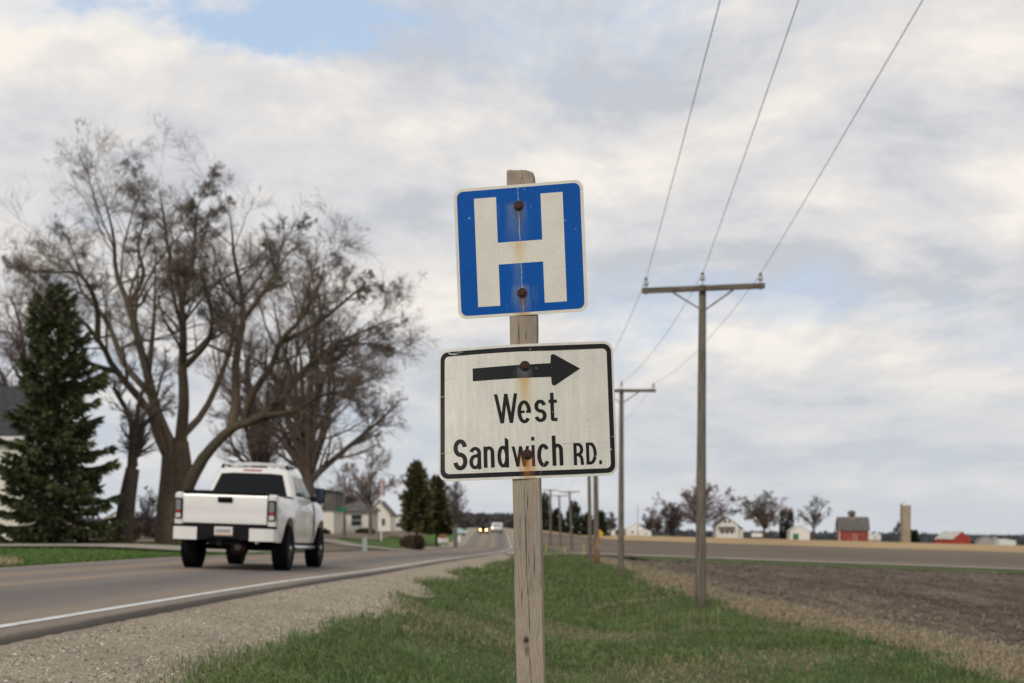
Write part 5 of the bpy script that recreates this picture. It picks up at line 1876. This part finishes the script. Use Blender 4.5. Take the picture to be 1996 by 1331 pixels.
# wheels
tp = [(.235, -.15), (.30, -.155), (.38, -.162), (.425, -.150), (.442, -.12)]
tp = tp + [(.443, -.06), (.443, .06)] + [(r_, -y_) for r_, y_ in tp[::-1]]


def tyre_mb():
    mb = MB().lathe([(r_, y_) for r_, y_ in tp], 40, 'x')
    for k in range(40):
        a = k / 40 * 6.283
        for j, x in enumerate((-.11, -.04, .04, .11)):
            aa = a + (j % 2) * .078
            c, s = math.cos(aa), math.sin(aa)
            R_ = .446
            w, h = .028, .022
            V = []
            for dx in (-w, w):
                for da in (-h, h):
                    for dr in (-.012, .008):
                        ca, sa = math.cos(aa + da / R_), math.sin(aa + da / R_)
                        V.append((x + dx, (R_ + dr) * ca, (R_ + dr) * sa))
            mb.add(V, [[0, 1, 3, 2], [4, 6, 7, 5], [0, 4, 5, 1], [2, 3, 7, 6], [1, 5, 7, 3]])
    return mb.mesh('tyre')


tyre_me = tyre_mb()
tyre_me.materials.append(m_rub)
mb = MB().lathe([(.235, .12), (.225, .145), (.20, .10), (.12, .06), (.08, .09), (.06, .12), (0, .12)], 28, 'x')
for k in range(8):
    a = k / 8 * 6.283
    mb.tube([(.10, .08 * math.cos(a), .08 * math.sin(a)), (.135, .215 * math.cos(a), .215 * math.sin(a))], .022, 6)
rim_me = mb.mesh('rim')
m_rim = simple('dark_rim', (.03, .03, .032), .35, .6, .1, 8)
rim_me.materials.append(m_rim)
hub_me = MB().lathe([(.07, .12), (.065, .165), (0, .17)], 14, 'x').mesh('hub_cap')
hub_me.materials.append(m_chrome)
for c_ in AX:
    for s in (-1, 1):
        w = bpy.data.objects.new('wheel', None)
        w.location = (s * .90, c_, .445)
        w.rotation_euler = (0, 0, 0 if s > 0 else math.pi)
        w.parent = tr
        COL.objects.link(w)
        link('tyre', tyre_me, None, w)
        link('rim', rim_me, None, w)
        link('hub_cap', hub_me, None, w)
# cab
zr_, zb_ = 2.10, 1.49


def ring_at(z):
    k = (z - zb_) / (zr_ - zb_)
    hw_ = .915 - .185 * k ** 1.25
    y0 = 2.10 + .30 * k
    y1 = 4.62 - 1.02 * k
    return hw_, y0, y1


rings = []
for z in [zb_ + .01 * 0] + [1.54 + .043 * k for k in range(11)] + [2.03, 2.08, 2.115]:
    hw_, y0, y1 = ring_at(min(z, 2.05))
    ins = {2.08: .04, 2.115: .16}.get(z, 0)
    hw_ -= ins
    y0 += ins
    y1 -= ins
    c_ = .12
    rings.append([(-hw_ + c_, y0, z), (hw_ - c_, y0, z), (hw_ - c_ * .3, y0 + c_ * .3, z), (hw_, y0 + c_, z), (hw_, y1 - c_, z), (hw_ - c_, y1, z), (-hw_ + c_, y1, z), (-hw_, y1 - c_, z), (-hw_, y0 + c_, z), (-hw_ + c_ * .3, y0 + c_ * .3, z)])
P = np.array(rings)
nR, mR = P.shape[:2]
Q = [[i * mR + j, i * mR + (j + 1) % mR, (i + 1) * mR + (j + 1) % mR, (i + 1) * mR + j] for i in range(nR - 1) for j in range(mR)]
mb = MB().add(P.reshape(-1, 3), Q)
mb.ngon(P[-1])
cab_me = mb.mesh('cab')
soft(cab_me)
cab = link('cab', cab_me, m_white, tr)
# glass, set just proud of the cab skin
def pane(name, pts, off, parent=cab):
    p = np.array(pts, float)
    nrm_ = np.cross(p[1] - p[0], p[2] - p[0])
    nrm_ /= np.linalg.norm(nrm_)
    o_ = p + nrm_ * off
    i_ = p + nrm_ * (off - .02)
    n_ = len(p)
    mbq = MB().add(np.concatenate([o_, i_]), [[k, (k + 1) % n_, n_ + (k + 1) % n_, n_ + k] for k in range(n_)])
    mbq.P.append(np.arange(n_))
    return part(name, mbq, m_tint, parent)


def cp(fx, z, side='rear'):
    hw_, y0, y1 = ring_at(z)
    if side == 'rear':
        return (fx * (hw_ - .12), y0, z)
    if side == 'front':
        return (fx * (hw_ - .12), y1, z)
    return None


pane('rear_window', [cp(-1.0, 1.50), cp(1.0, 1.50), cp(.97, 1.965), cp(.6, 1.985), cp(-.6, 1.985), cp(-.97, 1.965)], .006)
pane('windscreen', [cp(1.0, 1.53, 'front'), cp(-1.0, 1.53, 'front'), cp(-.97, 1.98, 'front'), cp(.97, 1.98, 'front')], .006)
for s in (-1, 1):
    def sp_(y, z):
        return (s * ring_at(z)[0], y, z)
    zq_ = [1.54 + .043 * k for k in range(11)]
    for ya, yb, yc, yd in ((2.46, 3.22, 3.22, 2.68), (3.32, 4.34, 3.74, 3.32)):
        V, Q = [], []
        for k, z in enumerate(zq_):
            f_ = k / 10
            V += [(s * (ring_at(z)[0] + .007), ya + (yd - ya) * f_, z), (s * (ring_at(z)[0] + .007), yb + (yc - yb) * f_, z), (s * (ring_at(z)[0] - .02), ya + (yd - ya) * f_, z), (s * (ring_at(z)[0] - .02), yb + (yc - yb) * f_, z)]
        for k in range(10):
            a_ = k * 4
            Q += [[a_, a_ + 1, a_ + 5, a_ + 4], [a_, a_ + 4, a_ + 6, a_ + 2], [a_ + 1, a_ + 3, a_ + 7, a_ + 5]]
        Q += [[0, 2, 3, 1], [40, 41, 43, 42]]
        part('side_window', MB().add(V, Q), m_tint, cab)
    # door mirror
    x0, x1 = sorted((s * 1.02, s * 1.22))
    mr = part('mirror', MB().box((x0, 4.30, 1.46), (x1, 4.42, 1.79), .03), m_blk, tr)
    part('mirror_arm', MB().tube([(s * .88, 4.36, 1.56), (s * 1.06, 4.36, 1.58)], .035, 8).tube([(s * .88, 4.36, 1.50), (s * 1.06, 4.36, 1.50)], .03, 8), m_blk, mr)
    part('mirror_glass', MB().box((x0 + .02, 4.292, 1.50), (x1 - .02, 4.299, 1.76)), simple_mirror if 'simple_mirror' in globals() else globals().setdefault('simple_mirror', simple('mirror_glass', (.05, .07, .11), .08, .8)), mr)
    for y in (2.55, 3.42):
        x0, x1 = sorted((s * .955, s * .985))
        part('door_handle', MB().box((x0, y, 1.28), (x1, y + .17, 1.32), .008), m_chrome, tr)
    part('roof_rail', MB().tube([(s * .66, 2.55, 2.16), (s * .66, 3.4, 2.17)], .022, 8).tube([(s * .70, 2.60, 2.07), (s * .66, 2.60, 2.17)], .03, 8), m_blk, tr)
part('brake_light', MB().box((-.20, 2.365, 2.02), (.20, 2.42, 2.065), .01), m_redl, cab)
for y in (2.6, 3.2):
    xs_ = np.linspace(-.66, .66, 13)
    part('roof_bar', MB().tube(np.stack([xs_, 0 * xs_ + y, 2.165 + .045 * (1 - (xs_ / .66) ** 2)], 1), .02, 8), m_clear, tr, True)


# ------------------------------------------------------------------ far traffic
def lamp_mat(name, c, s):
    m, nt, b = newmat(name)
    sets(nt, b, Base_Color=(.8, .8, .8))
    b.inputs['Emission Color'].default_value = (*c, 1)
    b.inputs['Emission Strength'].default_value = s
    return m


def road_spot(px, dist):
    return at(px, dist)


p = road_spot(942, 262)
t = thing('oncoming_car', p, 'dark oncoming car with both yellow headlights lit on the far road', 'car')
m_dcar = simple('dark_car_paint', (.014, .014, .018), .35, 0, .05, 2, .5, .4)
part('body', MB().box((-.93, 0, .32), (.93, 4.4, 1.02), .12), m_dcar, t)
part('cabin', MB().add([(-.88, 1.0, 1.0), (.88, 1.0, 1.0), (.88, 4.2, 1.0), (-.88, 4.2, 1.0), (-.70, 1.8, 1.62), (.70, 1.8, 1.62), (.70, 3.9, 1.62), (-.70, 3.9, 1.62)], [[0, 1, 5, 4], [1, 2, 6, 5], [2, 3, 7, 6], [3, 0, 4, 7], [4, 5, 6, 7]]), m_dcar, t)
part('windscreen', MB().add([(-.74, 1.08, 1.07), (.74, 1.08, 1.07), (.62, 1.72, 1.57), (-.62, 1.72, 1.57)], [[0, 1, 2, 3]]).add([(-.74, 1.04, 1.08), (.74, 1.04, 1.08), (.62, 1.68, 1.58), (-.62, 1.68, 1.58)], [[0, 1, 2, 3]]), m_tint, t)
m_lamp = lamp_mat('headlight_warm', (1.0, .47, .16), 26)
for s in (-1, 1):
    part('headlight', MB().lathe([(0, -.03), (.12, -.02), (.13, .06)], 12, 'y', (s * .62, -.01, .80)), m_lamp, t)
    for y in (.85, 3.5):
        part('wheel', MB().lathe([(0, -.11), (.33, -.11), (.33, .11), (0, .11)], 14, 'x', (s * .80, y, .33)), m_rub, t)
p = road_spot(969, 270)
t = thing('white_van', p, 'white van on the far road beside the oncoming car', 'van')
part('body', MB().box((-1.15, 0, .55), (1.15, 5.0, 2.15), .15), m_white, t)
part('rear_window', MB().box((-.8, -.02, 1.35), (.8, .0, 1.85), .005), simple('van_glass', (.35, .35, .36), .3), t)
part('bumper', MB().box((-1.1, -.1, .40), (1.1, .3, .56), .02), m_blk, t)
for s in (-1, 1):
    part('taillight', MB().box((s * 1.0 - .08, -.03, .9), (s * 1.0 + .08, .0, 1.25), .005), m_redl if s > 0 else lamp_mat('glint_glow', (1.0, .75, .65), 5), t)  # left one glows to imitate the bright glint on the van's left side
    for y in (.9, 4.1):
        part('wheel', MB().lathe([(0, -.12), (.36, -.12), (.36, .12), (0, .12)], 14, 'x', (s * .92, y, .36)), m_rub, t)

# ------------------------------------------------------------------ small roadside things
m_yel = simple('marker_yellow', (.45, .33, .10), .6)
for px, dist, w, h, lab in ((1064, 128, .10, 1.0, 'yellow marker post right beside the sign post across the side road'), (1101, 119, .11, .75, 'yellow marker post in the middle, left of the leaning poles'), (1138, 100, .09, .85, 'yellow marker post at the foot of the grey leaning pole')):
    p = at(px, dist)
    t = thing('marker_post', p, lab, 'marker post', 'yellow utility marker posts')
    part('post', MB().box((-w / 2, -.03, -.2), (w / 2, .03, h), .01), m_yel, t)
    part('cap', MB().box((-w / 2 - .01, -.04, h), (w / 2 + .01, .04, h + .08), .01), m_blk if px == 1101 else m_yel, t)
p = at(1169, 170)
t = thing('warning_sign', p, 'small yellow diamond warning sign beyond the rust-footed pole', 'road sign')
part('post', MB().box((-.05, -.05, -.3), (.05, .05, 2.0)), m_galv, t)
part('panel', MB().prism([(0, 1.6), (.55, 2.15), (0, 2.7), (-.55, 2.15)], -.08, -.055, 'xz'), simple('sign_yellow', (.62, .40, .03), .5), t)
part('reflector', MB().box((-.14, -.08, .95), (.14, -.055, 1.3), .01), m_redl, t)
p = at(711, 76)
t = thing('utility_pedestal', p, 'pale green utility pedestal at the far edge of the road', 'pedestal')
part('cabinet', MB().box((-.13, -.11, -.2), (.13, .11, .74), .02), simple('pedestal_green', (.52, .57, .52), .5), t)
part('lid', MB().box((-.145, -.125, .74), (.145, .125, .80), .02), simple('pedestal_lid', (.45, .50, .46), .5), t)
p = at(743, 128)
t = thing('flagpole', p, 'thin white flagpole with a drooping red and white flag', 'flagpole')
part('pole', MB().tube([(0, 0, -.3), (0, 0, 6.0)], [.07, .04], 8), m_trim, t)
fl = MB()
for k in range(6):
    fl.box((.05, -.02 + .012 * (k % 2), 5.85 - .18 * (k + 1)), (.38 - .03 * k, .02 + .012 * (k % 2), 5.85 - .18 * k))
part('flag', fl, simple('flag_red', (.48, .30, .28), .8, var=.3, scale=9), t)
p = at(667, 116)
t = thing('street_sign', p, 'green street name sign on a thin post beside the utility pole', 'street sign')
part('post', MB().tube([(.12, -.2, -.3), (.12, -.2, 2.9)], .035, 8), m_galv, t)
part('panel', MB().box((-.36, -.26, 2.35), (.36, -.235, 2.72), .01), simple('street_sign_green', (.02, .25, .13), .45), t)
for px, dist, hw_, top, lab in ((712, 140, 19, 1036, 'dark clipped hedge in front of the porch house'), (630, 130, 14, 1037, 'dark low hedge below the cream house wall'), (800, 122, 22, 1042, 'brown leafless low shrub under the roadside evergreens'), (817, 112, 9, 1043, 'dark brown rounded bush at the road edge')):
    b0 = np.array(at(px, dist))
    H = max(.5, (HY - top) * dist / F - b0[2])
    Wd = hw_ * dist / F
    dark = lab.startswith('dark') and 'brown' not in lab
    t = thing('bush', b0, lab, 'bush', 'bushes along the hamlet')
    rg = np.random.default_rng(px)
    n = 900
    dv = rg.standard_normal((n, 3))
    dv /= np.linalg.norm(dv, axis=1, keepdims=True)
    q = dv * rg.uniform(.6, 1.0, (n, 1)) * np.array((Wd, Wd * .7, H * .52)) + np.array((0, 0, H * .48))
    s = .11 * (1 + .4 * rg.random(n))
    a = rg.standard_normal((n, 3)) * s[:, None]
    c = rg.standard_normal((n, 3)) * s[:, None]
    V = np.stack([q, q + a, q + c], 1).reshape(-1, 3)
    cc = np.array((.03, .042, .018) if dark else (.10, .065, .048)) * rg.uniform(.6, 1.3, (n, 1))
    link('foliage', mesh_np('foliage', V, [np.arange(3 * n).reshape(-1, 3)], np.repeat(cc, 3, 0)), m_needle, t)
    part('stem', MB().tube([(0, 0, -.2), (0, 0, H * .6)], .05, 6), simple_bark, t)
p = at(863, 165)
t = thing('mailbox', p, 'white mailbox cluster with a red top by the far left verge', 'mailbox')
part('post', MB().box((-.09, -.09, -.3), (.09, .09, .7)), m_trim, t)
part('box', MB().box((-.85, -.35, .45), (.75, .35, 1.1), .08), m_trim, t)
part('flag', MB().box((-.3, -.37, 1.1), (.35, -.2, 1.5), .02), simple('mail_red', (.5, .09, .06), .6), t)
p = at(895, 205)
t = thing('marker_post', p, 'short white marker post left of the far road', 'marker post')
part('post', MB().box((-.18, -.08, -.3), (.18, .08, 1.0), .02), m_trim, t)
part('cap', MB().box((-.2, -.1, 1.0), (.2, .1, 1.1), .02), m_trim, t)
p = at(890, 240)
t = thing('parked_car', p, 'pale blue parked car beyond the grassy mound left of the road', 'car')
m_pb = simple('pale_blue_paint', (.42, .52, .56), .35, 0, .03, 2, .5, .4)
part('body', MB().box((-2.1, 0, .35), (2.1, 1.7, .95), .12), m_pb, t)
part('cabin', MB().prism([(-1.3, .96), (1.2, .96), (.7, 1.45), (-.8, 1.45)], .15, 1.55, 'xz'), m_pb, t)
for x in (-1.3, 1.3):
    part('wheel', MB().lathe([(0, -.1), (.32, -.1), (.32, .1), (0, .1)], 14, 'y', (x, .12, .32)), m_rub, t)
